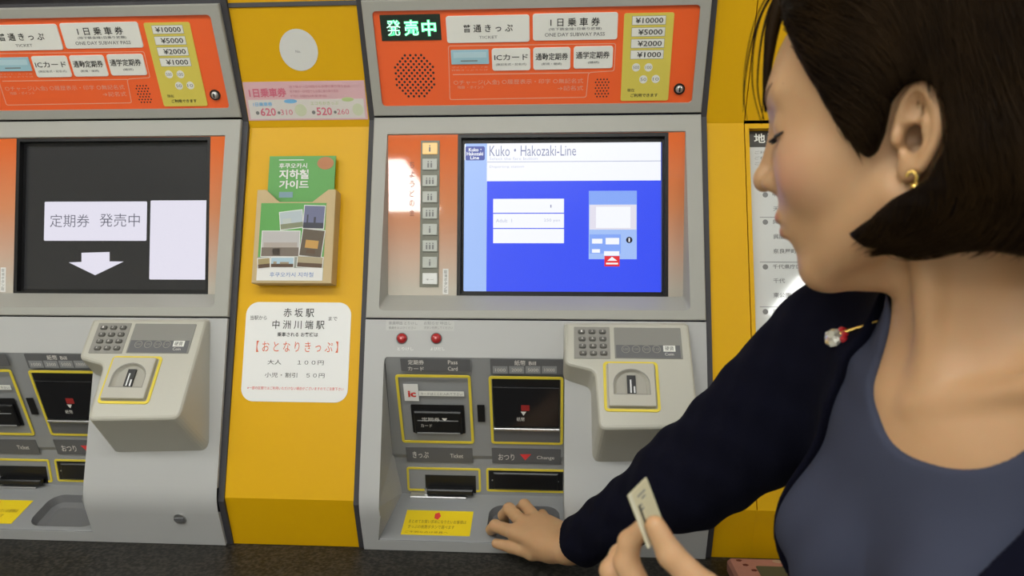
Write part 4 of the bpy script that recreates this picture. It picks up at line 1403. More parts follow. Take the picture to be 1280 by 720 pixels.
def head_sdf(p):
    q = to_head(p)
    m = q * [1, 0, 1] + np.abs(q) * [0, 1, 0]        # mirrored copy: l >= 0
    d = ell(q, (-0.018, 0, 0.044), (0.100, 0.073, 0.078))
    d = smin(d, ell(q, (0.031, 0, 0.034), (0.066, 0.058, 0.060)), 0.03)          # forehead
    d = smin(d, ell(q, (0.038, 0, -0.020), (0.058, 0.054, 0.060)), 0.03)         # mid face
    d = smin(d, cap(m, (0.000, 0.050, -0.042), (0.066, 0.012, -0.079), 0.019, 0.0145), 0.022)   # jaw
    d = smin(d, sph(q, (0.0715, 0, -0.081), 0.0145), 0.012)                       # chin
    d = smin(d, cap(q, (0.056, 0, -0.080), (0.016, 0, -0.080), 0.017, 0.021), 0.012)   # under the chin
    d = smin(d, ell(m, (0.057, 0.037, -0.014), (0.027, 0.022, 0.024)), 0.018)     # cheek
    d = smin(d, ell(q, (0.074, 0, -0.046), (0.0235, 0.027, 0.022)), 0.014)        # muzzle
    d = smin(d, cap(m, (0.0885, 0.006, 0.043), (0.076, 0.042, 0.040), 0.008, 0.006), 0.014)     # brow
    d = smax(d, -ell(m, (0.103, 0.033, 0.017), (0.016, 0.019, 0.013)), 0.014)     # eye hollow
    d = smin(d, ell(m, (0.0735, 0.032, 0.0175), (0.0145, 0.0150, 0.0128)), 0.004)  # closed lid over the eye
    nose = cap(q, (0.0905, 0, 0.028), (0.1085, 0, -0.010), 0.0055, 0.0070)
    nose = smin(nose, sph(q, (0.1100, 0, -0.0135), 0.0085), 0.006)
    nose = smin(nose, ell(m, (0.0985, 0.0105, -0.0165), (0.0095, 0.0068, 0.0070)), 0.005)
    d = smin(d, nose, 0.009)
    d = smax(d, -ell(m, (0.1030, 0.0058, -0.0235), (0.0050, 0.0028, 0.0040)), 0.002)
    lips = ell(q, (0.0940, 0, -0.0425), (0.0070, 0.0215, 0.0058))
    lips = np.minimum(lips, ell(q, (0.0915, 0, -0.0535), (0.0070, 0.0185, 0.0062)))
    d = smin(d, lips, 0.004)
    d = smax(d, -ell(q, (0.1010, 0, -0.0480), (0.0085, 0.0230, 0.0012)), 0.002)     # between the lips
    d = smax(d, -ell(q, (0.099, 0, -0.0655), (0.010, 0.018, 0.0050)), 0.009)      # below the lower lip
    e = ear_sdf(m)
    d = smin(d, e, 0.004)
    return d


def neck_sdf(p):
    a, b = from_head((-0.028, 0, -0.030)), NB + T_F * -0.012 + np.array([0, 0, -0.02])
    d = cap(p, a, b, 0.050, 0.054)
    for s in (1, -1):
        d = smin(d, cap(p, from_head((-0.012, 0.050 * s, -0.02)), from_torso((0.045, -0.016 * s, -0.030)), 0.010, 0.008), 0.015)
    return d


# ---- torso, arms, hands
def torso_sdf(p):
    t = to_torso(p)
    m = t * [1, 0, 1] + np.abs(t) * [0, 1, 0]
    d = ell(t, (-0.010, 0, -0.200), (0.092, 0.140, 0.190))
    d = smin(d, cap(m, (-0.005, 0.03, -0.045), (-0.006, 0.138, -0.024), 0.048, 0.042), 0.03)
    d = smin(d, cap(m, (-0.016, 0.02, 0.016), (-0.010, 0.118, -0.012), 0.030, 0.030), 0.03)
    d = smin(d, ell(t, (0.012, 0, -0.085), (0.058, 0.105, 0.075)), 0.03)
    d = smin(d, sph(m, (0.044, 0.070, -0.182), 0.050), 0.05)
    d = smin(d, ell(t, (-0.012, 0, -0.400), (0.085, 0.118, 0.20)), 0.05)
    d = smin(d, ell(t, (-0.018, 0, -0.560), (0.110, 0.160, 0.13)), 0.05)
    return d


def clav_sdf(p):
    m = to_torso(p)
    m = m * [1, 0, 1] + np.abs(m) * [0, 1, 0]
    return cap(m, (0.055, 0.014, -0.042), (0.030, 0.110, -0.002), 0.0075, 0.007)


WR = np.array([0.058, -0.118, -0.303])
_d = WR - SR
ER = SR + _d * 0.53 + np.array([0.012, -0.012, -0.012])
WL = at(930, 905, 0.485)
EL = SL + np.array([0.02, -0.06, -0.25])


def arms_sdf(p):
    d = cap(p, SR, ER, 0.044, 0.036)
    d = smin(d, cap(p, ER, WR, 0.036, 0.0235), 0.02)
    e = cap(p, SL, EL, 0.044, 0.036)
    e = smin(e, cap(p, EL, WL, 0.036, 0.0235), 0.02)
    return np.minimum(d, e)


RHAND = {
    'w': WR,
    'index': [(-0.024, -0.062, -0.309), (-0.056, -0.034, -0.311), (-0.063, -0.024, -0.321), (-0.056, -0.013, -0.3255)],
    'middle': [(-0.011, -0.050, -0.300), (-0.036, -0.017, -0.291), (-0.046, -0.002, -0.307), (-0.044, 0.010, -0.324)],
    'ring': [(0.009, -0.046, -0.296), (-0.013, -0.006, -0.288), (-0.022, 0.012, -0.303), (-0.022, 0.022, -0.318)],
    'pinky': [(0.028, -0.050, -0.300), (0.015, -0.016, -0.299), (0.009, -0.002, -0.311), (0.006, 0.008, -0.322)],
    'thumb': [(0.030, -0.104, -0.314), (0.002, -0.086, -0.327), (-0.030, -0.064, -0.330), (-0.053, -0.053, -0.330)],
}
LHAND = {
    'w': WL,
    'index': [at(818, 775, 0.510), at(783, 703, 0.522), at(787, 677, 0.520), at(802, 661, 0.5145)],
    'middle': [at(800, 800, 0.532), at(766, 714, 0.545), at(776, 694, 0.556), at(790, 702, 0.560)],
    'ring': [at(795, 830, 0.550), at(768, 760, 0.570), at(790, 735, 0.566), at(815, 745, 0.550)],
    'pinky': [at(800, 850, 0.565), at(785, 790, 0.580), at(805, 770, 0.575), at(825, 780, 0.560)],
    'thumb': [at(925, 820, 0.480), at(884, 740, 0.486), at(838, 693, 0.490), at(819, 657, 0.4925)],
}
FR = {'index': 0.0083, 'middle': 0.0086, 'ring': 0.0080, 'pinky': 0.0070, 'thumb': 0.0098}


def hand_sdf(p, H):
    w_ = np.asarray(H['w'])
    palm = None
    mc = [np.asarray(H[k][0], float) for k in ('index', 'middle', 'ring', 'pinky')]
    mid = (mc[1] + mc[2]) / 2
    side = mc[0] - mc[3]
    side /= np.linalg.norm(side)
    for i, k in enumerate(('index', 'middle', 'ring', 'pinky')):
        base = w_ + side * (0.016 - 0.0107 * i)
        c = cap(p, base, mc[i], 0.0150, 0.0118)
        palm = c if palm is None else smin(palm, c, 0.014)
    th = [np.asarray(x, float) for x in H['thumb']]
    palm = smin(palm, cap(p, w_ + side * 0.012, th[0], 0.0165, 0.0165), 0.012)
    palm = smin(palm, cap(p, th[0], th[1], 0.0160, 0.0120), 0.012)
    d = palm
    for k in ('index', 'middle', 'ring', 'pinky', 'thumb'):
        j = [np.asarray(x, float) for x in H[k]]
        r = FR[k]
        if k == 'thumb':
            f = smin(cap(p, j[1], j[2], r * 1.10, r * 0.92), cap(p, j[2], j[3], r * 0.92, r * 0.72), 0.003)
        else:
            f = cap(p, j[0], j[1], r * 1.25, r * 1.12)
            f = smin(f, cap(p, j[1], j[2], r * 1.12, r * 0.97), 0.003)
            f = smin(f, cap(p, j[2], j[3], r * 0.97, r * 0.80), 0.003)
        d = smin(d, f, 0.0045)
    return d


def body_sdf(p):
    d = smin(torso_sdf(p), arms_sdf(p), 0.03)
    d = smin(d, neck_sdf(p), 0.035)
    d = smin(d, clav_sdf(p), 0.012)
    d = smin(d, head_sdf(p), 0.010)
    d = smin(d, hand_sdf(p, RHAND), 0.008)
    d = smin(d, hand_sdf(p, LHAND), 0.008)
    return d


def skin():
    m = bpy.data.materials.new('skin')
    m.use_nodes = True
    nt = m.node_tree
    b = nt.nodes['Principled BSDF']
    mixin = None
    base = (0.60, 0.365, 0.235, 1)
    tc = nt.nodes.new('ShaderNodeTexCoord')
    n = nt.nodes.new('ShaderNodeTexNoise')
    n.inputs['Scale'].default_value = 45
    n.inputs['Detail'].default_value = 3
    nt.links.new(tc.outputs['Object'], n.inputs['Vector'])
    m0 = nt.nodes.new('ShaderNodeMix')
    m0.data_type = 'RGBA'
    nt.links.new(n.outputs['Fac'], m0.inputs[0])
    m0.inputs[6].default_value = (0.51, 0.295, 0.145, 1)
    m0.inputs[7].default_value = (0.57, 0.335, 0.18, 1)
    out = m0.outputs[2]
    for an, c in (('blush', (0.62, 0.26, 0.20, 1)), ('lips', (0.42, 0.13, 0.12, 1))):
        a = nt.nodes.new('ShaderNodeAttribute')
        a.attribute_name = an
        mx = nt.nodes.new('ShaderNodeMix')
        mx.data_type = 'RGBA'
        nt.links.new(a.outputs['Fac'], mx.inputs[0])
        nt.links.new(out, mx.inputs[6])
        mx.inputs[7].default_value = c
        out = mx.outputs[2]
    nt.links.new(out, b.inputs['Base Color'])
    b.inputs['Roughness'].default_value = 0.48
    b.inputs['Subsurface Weight'].default_value = 0.25
    b.inputs['Subsurface Radius'].default_value = (1.0, 0.35, 0.2)
    b.inputs['Subsurface Scale'].default_value = 0.006
    return m


woman = thing('person', 'woman in dark navy cardigan and slate blue top reaching her hand into the ticket tray', 'person', (0.36, -0.52, FLOOR_Z))
HBODY = 0.002 if not globals().get('DRAFT') else 0.003
v, f = surface_net(body_sdf, (-0.10, -0.93, -0.62), (0.56, 0.06, 0.36), HBODY)
q = to_head(v)
lipd = np.minimum(ell(q, (0.0940, 0, -0.0425), (0.0070, 0.0215, 0.0058)), ell(q, (0.0915, 0, -0.0535), (0.0070, 0.0185, 0.0062)))
lip = np.clip(1 - lipd / 0.0015, 0, 1) * (q[:, 0] > 0.080) * 0.65
bl = np.exp(-(((q - [0.072, 0.043, -0.016]) * [1, 1, 1.1]) ** 2).sum(1) / 0.020 ** 2) + np.exp(-((q - [0.072, -0.043, -0.016]) ** 2).sum(1) / 0.020 ** 2)
mesh_obj('body', v, f, skin(), woman, attr={'lips': lip, 'blush': np.clip(bl, 0, 1) * 0.55})

# ---- clothes
M_TOP = mat('slate_jersey', (0.048, 0.054, 0.088), 0.85, noise=0.06, nscale=30, bump=0.15, bscale=900, spec=0.2)
M_CARD = mat('navy_knit', (0.0032, 0.0034, 0.0105), 0.95, noise=0.15, nscale=60, bump=0.35, bscale=700, spec=0.12)


def cover_sdf(p):
    return smin(smin(torso_sdf(p), neck_sdf(p), 0.035), clav_sdf(p), 0.012)


def neck_cut(p):
    """The column of the neck, open at the top, that no garment covers."""
    a, b = from_head((-0.028, 0, -0.030)), NB + T_F * -0.012 + np.array([0, 0, 0.012])
    return cap(p, a, b, 0.062, 0.058)


def top_sdf(p):
    d = smin(cover_sdf(p) - 0.0045, arms_top(p), 0.02)
    t = to_torso(p)
    # soft pull folds across the chest
    fold = np.sin((t[:, 1] * 0.75 + t[:, 2] * 0.65) * 105 + 2.0 * np.sin(t[:, 2] * 22)) * np.clip((-t[:, 2] - 0.10) / 0.08, 0, 1) * 0.0042
    d = d + fold
    e = (np.abs((t[:, 1] + 0.040) / 0.068) ** 2.6 + np.abs((t[:, 2] - 0.030) / 0.104) ** 2.6) ** (1 / 2.6)
    scoop = np.maximum((e - 1) * 0.068, -(t[:, 0] + 0.03))
    d = smax(d, -scoop, 0.003)
    d = smax(d, -neck_cut(p), 0.003)
    return np.maximum(d, -(t[:, 2] + 0.60))


def arms_top(p):
    return np.minimum(cap(p, SR, SR + (ER - SR) * 0.25, 0.046), cap(p, SL, SL + (EL - SL) * 0.25, 0.046))


def card_sdf(p):
    t = to_torso(p)
    tor = cover_sdf(p) - 0.011
    # open front: cut away between the two front edges
    z = np.clip(-t[:, 2], 0, 0.5)
    edge_r = 0.058 + 0.36 * np.clip(z - 0.01, 0, 0.16) - 0.10 * np.clip(z - 0.20, 0, 0.3)
    edge_l = 0.108 - 0.26 * np.clip(z - 0.07, 0, 0.14)
    open_ = np.maximum(np.maximum(t[:, 1] - edge_r, -t[:, 1] - edge_l), -(t[:, 0] + 0.012)) * 0.9
    nk = ell(t, (0.0, -0.01, 0.06), (0.072, 0.074, 0.070))
    tor = smax(tor, -open_, 0.004)
    tor = smax(tor, -neck_cut(p), 0.004)
    wob = 0.0010 * np.sin(p @ np.array([90, 60, 140.0])) + 0.0007 * np.sin(p @ np.array([-160, 130, 60.0]))
    a = cap(p, SR, ER, 0.058, 0.052)
    a = smin(a, cap(p, SR + [0, 0, -0.055], SR * 0.25 + ER * 0.75 + [0, 0, -0.024], 0.052, 0.048), 0.02)
    W2_ = WR + (ER - WR) * 0.07
    a = smin(a, cap(p, ER, W2_, 0.052, 0.0335), 0.03)
    axr = (W2_ - ER) / np.linalg.norm(W2_ - ER)
    a = smax(a, (p - W2_) @ axr - 0.001, 0.003)
    b = cap(p, SL, EL, 0.056, 0.050)
    W3 = WL + (EL - WL) * 0.10
    b = smin(b, cap(p, EL, W3, 0.050, 0.034), 0.03)
    axl = (W3 - EL) / np.linalg.norm(W3 - EL)
    b = smax(b, (p - W3) @ axl - 0.001, 0.003)
    arms = np.minimum(a, b) + wob
    keep = np.maximum(open_, -1)
    d = smin(tor, arms, 0.025)
    # the arms' blend must not close the open front again
    inner = np.maximum(np.maximum(t[:, 1] - edge_r, -t[:, 1] - edge_l), -(t[:, 0] + 0.012))
    d = smax(d, -inner, 0.004)
    return np.maximum(d, -(t[:, 2] + 0.56))


v, f = surface_net(top_sdf, (0.15, -0.80, -0.62), (0.56, -0.28, 0.14), 0.003)
mesh_obj('top', v, f, M_TOP, woman, 'slate blue scoop neck top')
v, f = surface_net(card_sdf, (0.0, -0.93, -0.62), (0.58, -0.06, 0.16), 0.003)
mesh_obj('cardigan', v, f, M_CARD, woman, 'dark navy knitted cardigan')


def legs_sdf(p):
    t = to_torso(p)
    m = t * [1, 0, 1] + np.abs(t) * [0, 1, 0]
    d = ell(t, (-0.018, 0, -0.57), (0.122, 0.172, 0.13))
    d = np.maximum(d, t[:, 2] + 0.545)
    d = smin(d, cap(m, (-0.02, 0.082, -0.62), (-0.015, 0.080, -0.90), 0.088, 0.062), 0.05)
    d = smin(d, cap(m, (-0.015, 0.080, -0.90), (-0.03, 0.078, -1.23), 0.062, 0.050), 0.03)
    return np.maximum(d, -(t[:, 2] + 1.245))


v, f = surface_net(legs_sdf, (0.05, -0.85, -1.26), (0.65, -0.2, -0.45), 0.006)
mesh_obj('trousers', v, f, mat('charcoal_cloth', (0.03, 0.03, 0.035), 0.8), woman)
for s in (1, -1):
    def shoe(p):
        t = to_torso(p)
        d = ell(t, (0.03, 0.078 * s, -1.272), (0.115, 0.042, 0.055))
        return np.maximum(d, -(p[:, 2] + ZO - 0.001))
    v, f = surface_net(shoe, (0.05, -0.85, -1.27), (0.65, -0.2, -1.18), 0.004)
    mesh_obj('shoe', v, f, mat('black_leather', (0.01, 0.01, 0.01), 0.35), woman)

# ---- hair
HPOLY = np.array([(0.135, 0.125), (0.080, 0.110), (0.071, 0.082), (0.0635, 0.066), (0.0545, 0.046), (0.0475, 0.033), (0.040, 0.016), (0.0335, 0.002), (0.026, -0.009), (0.018, -0.016), (0.0115, -0.013), (0.005, -0.002), (-0.001, 0.014), (-0.0100, 0.0215), (-0.0200, 0.0225), (-0.0290, 0.0125),
                  (-0.0340, -0.003), (-0.0305, -0.019), (-0.020, -0.034), (-0.010, -0.038), (0.004, -0.043), (0.019, -0.053), (0.033, -0.060), (0.0225, -0.0700), (0.010, -0.0765), (-0.008, -0.0785), (-0.030, -0.0765), (-0.05, -0.0775), (-0.090, -0.088), (-0.18, -0.10), (-0.18, 0.20), (0.135, 0.20)])


def poly_sdf(x, y, P):
    d = np.full(len(x), 1e9)
    s = np.ones(len(x))
    n = len(P)
    for i in range(n):
        a, b = P[i], P[i - 1]
        e = b - a
        wx, wy = x - a[0], y - a[1]
        t = np.clip((wx * e[0] + wy * e[1]) / (e @ e), 0, 1)
        d = np.minimum(d, (wx - e[0] * t) ** 2 + (wy - e[1] * t) ** 2)
        c1, c2, c3 = y >= a[1], y < b[1], e[0] * wy > e[1] * wx
        s = np.where((c1 & c2 & c3) | (~c1 & ~c2 & ~c3), -s, s)
    return s * np.sqrt(d)


def hair_vol(q):
    d = ell(q, (-0.018, 0, 0.048), (0.116, 0.086, 0.101))
    d = smin(d, ell(q, (0.020, 0, 0.055), (0.075, 0.068, 0.070)), 0.03)
    d = smin(d, ell(q, (-0.052, 0, -0.030), (0.082, 0.090, 0.092)), 0.04)
    m = q * [1, 0, 1] + np.abs(q) * [0, 1, 0]
    d = smin(d, cap(m, (-0.050, 0.072, -0.030), (0.030, 0.064, -0.064), 0.024, 0.013), 0.02)
    return d


def hair_sdf_q(q):
    d = hair_vol(q)
    ang = np.arctan2(q[:, 1], q[:, 2] + 0.02)
    rad = q[:, 0] * 0.7 + q[:, 2] * 0.3
    d = d + 0.0006 * np.sin(ang * 55 + 9 * rad * 20) + 0.0004 * np.sin(ang * 131 + 5 + rad * 90)
    pd = poly_sdf(q[:, 0], q[:, 2], HPOLY)
    return smax(d, pd, 0.010)


def hair_mat():
    m = bpy.data.materials.new('dark_brown_hair')
    m.use_nodes = True
    nt = m.node_tree
    b = nt.nodes['Principled BSDF']
    tc = nt.nodes.new('ShaderNodeTexCoord')
    n = nt.nodes.new('ShaderNodeTexNoise')
    n.inputs['Scale'].default_value = 60
    nt.links.new(tc.outputs['Object'], n.inputs['Vector'])
    r = nt.nodes.new('ShaderNodeValToRGB')
    r.color_ramp.elements[0].color = (0.0035, 0.0020, 0.0014, 1)
    r.color_ramp.elements[1].color = (0.009, 0.005, 0.003, 1)
    nt.links.new(n.outputs['Fac'], r.inputs[0])
    nt.links.new(r.outputs[0], b.inputs['Base Color'])
    b.inputs['Roughness'].default_value = 0.5
    b.inputs['Specular IOR Level'].default_value = 0.04
    return m


M_HAIR = hair_mat()
M_STRAND = M_HAIR.copy()
M_STRAND.name = 'brown_hair_strand'
for n_ in M_STRAND.node_tree.nodes:
    if n_.type == 'VALTORGB':
        n_.color_ramp.elements[0].color = (0.0045, 0.0025, 0.0015, 1)
        n_.color_ramp.elements[1].color = (0.026, 0.014, 0.005, 1)
    if n_.type == 'TEX_NOISE':
        n_.inputs['Scale'].default_value = 25


def hair_sdf(p):
    return hair_sdf_q(to_head(p))


v, f = surface_net(hair_sdf, (0.10, -0.74, -0.02), (0.56, -0.34, 0.40), 0.0025)
hair = mesh_obj('hair', v, f, M_HAIR, woman, 'dark brown chin length bob')


def grad(fn, q, e=0.001):
    g = np.stack([fn(q + np.eye(3)[i] * e) - fn(q - np.eye(3)[i] * e) for i in range(3)], 1)
    return g / np.maximum(np.linalg.norm(g, axis=1, keepdims=True), 1e-9)


def flow(q):
    """Combed direction in head axes: swept back from the brow, down behind the ear, tips curling forward."""
    a = np.clip((q[:, 0] + 0.03) / 0.05, 0, 1) * np.clip((q[:, 2] + 0.015) / 0.03, 0, 1)
    b = np.clip((-0.035 - q[:, 2]) / 0.04, 0, 1) * np.clip((q[:, 0] + 0.10) / 0.06, 0, 1)
    front = np.array([-0.80, 0.0, -0.60])
    down = np.array([-0.12, 0.0, -1.0])
    fwd = np.array([0.95, 0.0, -0.45])
    v_ = a[:, None] * front + (1 - a)[:, None] * ((1 - b)[:, None] * down + b[:, None] * fwd)
    return v_


rng = np.random.default_rng(3)
qv = to_head(v)
nrm = grad(hair_vol, qv)
vis = np.nonzero((nrm @ np.array([0, 0, 0]) == 0) & (np.abs(hair_vol(qv)) < 0.004))[0]
NS = 9000
seed = qv[rng.choice(vis, NS)]
NSTEP, STEP = 15, 0.0052
path = [seed]
q = seed.copy()
lift = rng.uniform(-0.0002, 0.0016, NS)
jit = rng.normal(0, 0.10, (NS, 3))
for i in range(NSTEP):
    dr = flow(q) + jit
    n_ = grad(hair_vol, q)
    dr -= n_ * (dr * n_).sum(1)[:, None]
    dr /= np.maximum(np.linalg.norm(dr, axis=1, keepdims=True), 1e-6)
    q = q + dr * STEP
    q = q - n_ * (hair_vol(q) - lift)[:, None]
    path.append(q.copy())
path = np.stack(path, 1)
inside = np.stack([poly_sdf(path[:, i, 0], path[:, i, 2], HPOLY) for i in range(path.shape[1])], 1)
V, F, base = [], [], 0
for k in range(NS):
    ok = np.nonzero(inside[k] > rng.uniform(-0.004, 0.005))[0]
    e = ok[0] if len(ok) else path.shape[1]
    if e < 4:
        continue
    p = from_head(path[k, :e])
    tdir = np.gradient(p, axis=0)
    tdir /= np.maximum(np.linalg.norm(tdir, axis=1, keepdims=True), 1e-9)
    n_ = grad(hair_vol, path[k, :e]) @ HM
    b_ = np.cross(tdir, n_)
    w_ = rng.uniform(0.00025, 0.0006) * np.sin(np.linspace(0.35, math.pi - 0.15, e))[:, None]
    ring = np.stack([p + b_ * w_, p + n_ * w_ * 0.7, p - b_ * w_, p - n_ * w_ * 0.7], 1)
    V.append(ring.reshape(-1, 3))
    i0 = np.arange(e - 1)[:, None] * 4 + np.arange(4)[None]
    i1 = np.arange(e - 1)[:, None] * 4 + (np.arange(4)[None] + 1) % 4
    F.append(np.stack([i0, i1, i1 + 4, i0 + 4], -1).reshape(-1, 4) + base)
    base += e * 4


def strand(pts, w0, w1):
    """One loose lock through scene points."""
    global base
    pts = np.asarray(pts, float)
    tt = np.linspace(0, len(pts) - 1, 24)
    i = np.clip(tt.astype(int), 0, len(pts) - 2)
    u = (tt - i)[:, None]
    pm = lambda j: pts[np.clip(j, 0, len(pts) - 1)]
    a, b, c, d = pm(i - 1), pm(i), pm(i + 1), pm(i + 2)
    p = 0.5 * (2 * b + (c - a) * u + (2 * a - 5 * b + 4 * c - d) * u * u + (3 * b - a - 3 * c + d) * u ** 3)
    t_ = np.gradient(p, axis=0)
    t_ /= np.linalg.norm(t_, axis=1, keepdims=True)
    n_ = np.cross(t_, [0.3, 0.9, 0.1])
    n_ /= np.linalg.norm(n_, axis=1, keepdims=True)
    b_ = np.cross(t_, n_)
    w_ = np.linspace(w0, w1, len(p))[:, None]
    ang = np.linspace(0, 2 * math.pi, 7)[:-1]
    V.append(np.stack([p + n_ * w_ * math.cos(g) + b_ * w_ * math.sin(g) for g in ang], 1).reshape(-1, 3))
    i0 = np.arange(len(p) - 1)[:, None] * 6 + np.arange(6)[None]
    i1 = np.arange(len(p) - 1)[:, None] * 6 + (np.arange(6)[None] + 1) % 6
    F.append(np.stack([i0, i1, i1 + 6, i0 + 6], -1).reshape(-1, 4) + base)
    base += len(p) * 6


for pts, w0, w1 in (
        ([(985, -25), (970, 20), (961, 70), (957, 115), (957, 140)], 0.0075, 0.0008),
        ([(978, -20), (966, 25), (960, 75), (956, 120)], 0.0055, 0.0008),
        ([(990, -30), (976, 5), (966, 45), (960, 95)], 0.0070, 0.0010),
        ([(972, -20), (950, 20), (936, 70), (930, 120), (934, 150)], 0.0010, 0.0003),
        ([(975, -20), (953, 15), (942, 60), (941, 110), (952, 155)], 0.0012, 0.0003),
        ([(980, -20), (962, 10), (951, 55), (947, 110), (955, 150)], 0.0013, 0.0004),
        ([(970, -25), (944, 25), (931, 85), (929, 140)], 0.0007, 0.0002),
        ([(980, -20), (960, 25), (955, 70), (953, 150)], 0.0010, 0.0003)):
    strand([at(x, y, 0.588 + 0.00003 * y) for x, y in pts], w0, w1)
# wisps at the nape
for k in range(16):
    x0 = 1205 + k * 5
    strand([at(x0, 300, 0.50), at(x0 + rng.uniform(-4, 6), 335, 0.50), at(x0 + rng.uniform(-12, 8), 352 + rng.uniform(-8, 16), 0.502)], 0.0011, 0.0003)
mesh_obj('hair_strands', np.concatenate(V), np.concatenate(F), M_STRAND, hair)['kind'] = 'stuff'

# ---- brows, lashes, earring, brooch
M_BROW = mat('brow_brown', (0.22, 0.12, 0.07), 0.8)
M_LASH = mat('lash_black', (0.008, 0.006, 0.006), 0.5)


def on_head(q, it=8, lift=0.0):
    q = np.atleast_2d(np.asarray(q, float)).copy()
    fn = lambda x: head_sdf(from_head(x))
    for _ in range(it):
        q -= grad(fn, q) * (fn(q) - lift)[:, None] * 0.8
    return q


for s in (1, -1):
    b = MB()
    for row in range(5):
        pp = on_head([np.array([0.093 - 0.022 * t_ ** 1.5, s * (0.015 + 0.034 * t_), 0.0395 + 0.0035 * math.sin(t_ * 2.4) + (row - 2) * 0.0010 * (1 - t_)]) for t_ in np.linspace(0, 1, 18)], lift=0.0001)
        for _ in range(4):
            pp[1:-1] = (pp[:-2] + 2 * pp[1:-1] + pp[2:]) / 4
        b.tube([from_head(x) for x in pp], [0.0006 * math.sin(0.25 + 2.8 * k / 17) for k in range(18)], M_BROW, seg=5)
    obj('eyebrow', b, woman, label='brown eyebrow')
    b = MB()
    lid = []
    for k in range(15):
        t_ = k / 14
        lid.append(np.array([0.0885 - 0.013 * (abs(t_ - 0.42) / 0.58) ** 2, s * (0.019 + 0.028 * t_), 0.0105 + 0.002 * abs(t_ - 0.4)]))
    lid = on_head(lid, lift=0.0002)
    b.tube([from_head(x) for x in lid], [0.0009 + 0.0011 * math.sin(math.pi * k / 14) for k in range(15)], M_LASH, seg=6)
    for k in range(15):
        o_ = lid[k]
        out = np.array([0.0055, s * (k / 14 - 0.35) * 0.006, -0.0028])
        b.tube([from_head(o_), from_head(o_ + out * 0.55 + [0, 0, -0.0006]), from_head(o_ + out)], [0.0008, 0.0006, 0.0002], M_LASH, seg=4)
    if s < 0:
        continue                                     # the far lid is turned away
    obj('eyelashes', b, woman, label='dark lashes of a lowered eyelid')

lobe = from_head(np.array([-0.0110, 0.0765, -0.0300]))
b = MB()
ep = Plane((0, 0), (0, 1))
hoop = [lobe + H_F * (0.0030 * math.cos(a)) + H_U * (0.0045 * math.sin(a) - 0.003) + H_L * 0.003 for a in np.linspace(0.3, 5.0, 14)]
b.tube(hoop, 0.0012, M_GOLD, seg=6)
for c, r in ((lobe - H_U * 0.009 + H_L * 0.004 - H_F * 0.002, 0.0030),):
    rows = []
    for i in range(7):
        ph = math.pi * i / 6
        rows.append([c + r * (H_U * math.cos(ph) + math.sin(ph) * (H_F * math.cos(a) + H_L * math.sin(a))) for a in np.linspace(0, 2 * math.pi, 11)[:-1]])
    for i in range(6):
        b.loft(rows[i], rows[i + 1], M_GOLD, smooth=True)
obj('earring', b, woman, label='small gold earring')

# ---- brooch on the right shoulder of the cardigan, ticket in the left hand


def on_card(p, it=8, lift=0.0):
    p = np.atleast_2d(np.asarray(p, float)).copy()
    for _ in range(it):
        g = grad(card_sdf, p, 0.002)
        p -= g * (card_sdf(p) - lift)[:, None] * 0.8
    return p


def cast_card(px, py, lift=0.0):
    """The first point of the cardigan along a line of sight."""
    t = np.linspace(0.45, 0.95, 1500)
    d = card_sdf(np.stack([at(px, py, x) for x in t]))
    i = int(np.argmax(d < lift))
    return at(px, py, t[i])


b = MB()
g0, g1 = cast_card(1043, 423, 0.002), cast_card(1098, 402, 0.002)
ax_ = (g1 - g0) / np.linalg.norm(g1 - g0)
nn = grad(card_sdf, g0[None], 0.003)[0]
nn -= ax_ * (nn @ ax_)
nn /= np.linalg.norm(nn)
bb_ = np.cross(nn, ax_)
M_PEARL = mat('silver_stone', (0.75, 0.74, 0.66), 0.12, metal=0.6)
M_RUBY = mat('red_enamel', (0.55, 0.02, 0.03), 0.25, coat=0.5)


def gem(c, ra, rb, rh, m, n=9, jag=0.0):
    rows = []
    for i in range(4):
        ph = math.pi / 2 * i / 4
        rows.append([c + ax_ * ra * math.cos(ph) * math.cos(a) + bb_ * rb * math.cos(ph) * math.sin(a) + nn * rh * math.sin(ph) for a in np.linspace(0, 2 * math.pi, n + 1)[:-1]])
    for i in range(3):
        b.loft(rows[i], rows[i + 1], m)
    b.poly(rows[3], m)


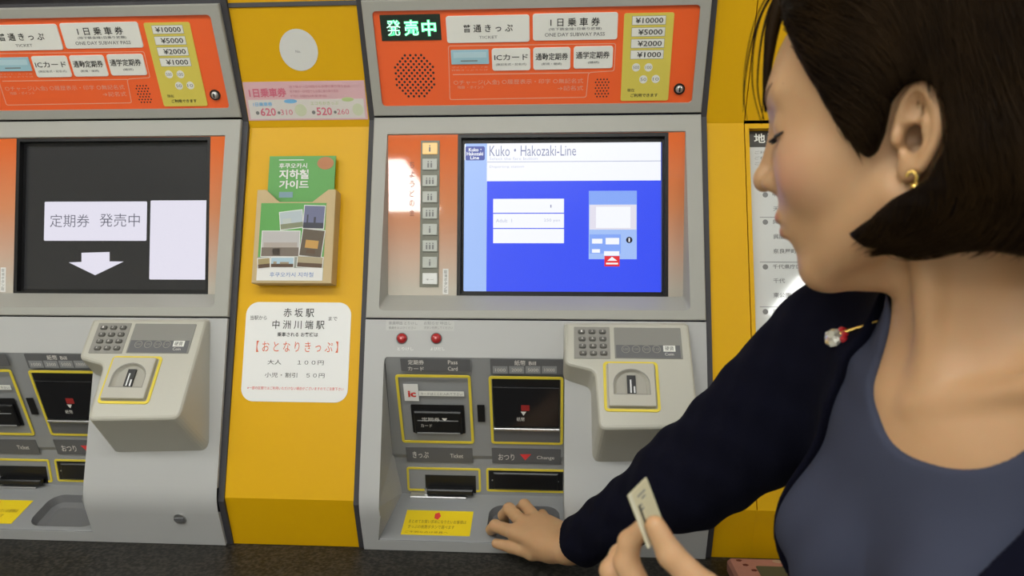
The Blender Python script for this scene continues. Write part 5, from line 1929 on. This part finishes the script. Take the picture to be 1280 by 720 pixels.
b.tube([g0 + nn * 0.001, g0 + ax_ * 0.012 + nn * 0.0015, g1 + nn * 0.001], [0.0016, 0.0017, 0.0008], M_GOLD, seg=6)
b.tube([g0 + ax_ * 0.006 + nn * 0.002, g0 + ax_ * 0.022 + nn * 0.002], [0.0022, 0.0012], M_GOLD, seg=6)
gem(g0 + nn * 0.0005, 0.0085, 0.0100, 0.006, M_PEARL)
gem(g0 - ax_ * 0.003 + bb_ * 0.003 + nn * 0.004, 0.003, 0.003, 0.003, M_PEARL, 7)
for u_, v_ in ((0.008, 0.005), (0.0095, -0.001), (0.008, -0.006)):
    gem(g0 + ax_ * u_ + bb_ * v_ + nn * 0.0005, 0.0036, 0.0030, 0.004, M_RUBY, 6)
obj('brooch', b, woman, label='gold brooch with a silver stone and red tips')

TL_, TR_ = at(790, 617, 0.494), at(808, 596, 0.514)
dn = at(840, 681, 0.514) - TR_
dn /= np.linalg.norm(dn)
ac = TR_ - TL_
ac -= dn * (ac @ dn)
ac *= 0.030 / np.linalg.norm(ac)
tn = np.cross(dn, ac)
tn /= np.linalg.norm(tn)
if tn @ (CAM_P - TL_) < 0:
    tn = -tn
LEN = 0.039


class Card:
    def p(self, u, v, n=0.0):
        return TR_ - ac + ac / 0.030 * u + dn * (LEN - v) + tn * n

    n = tn


tp = Card()
b = MB()
M_TICK = mat('ticket_card', (0.62, 0.57, 0.38), 0.55, noise=0.05, nscale=80)
o_ = rr(0, 0, 0.030, LEN, r=0.001)
if np.cross(ac, -dn) @ tn < 0:
    o_ = o_[::-1]
b.plate(tp, o_, -0.0008, 0, M_TICK, back=True)
for k_, (u0_, u1_, v_) in enumerate(((0.010, 0.022, 0.033), (0.008, 0.012, 0.027), (0.009, 0.013, 0.024), (0.014, 0.020, 0.030))):
    b.plate(tp, rr(u0_, v_ - 0.0006, u1_, v_ + 0.0006), 0, 0.0002, M_INKG)
b.plate(tp, rr(0.0065, 0.010, 0.0090, 0.028), 0, 0.0002, M_INK)
b.plate(tp, rr(0.0, 0.0, 0.0035, LEN), 0, 0.0004, mat('ticket_edge', (0.68, 0.66, 0.52), 0.5))
tag(obj('train_ticket', b, loc=tp.p(0.015, 0.0)), 'small cream paper ticket held between thumb and finger', 'ticket')
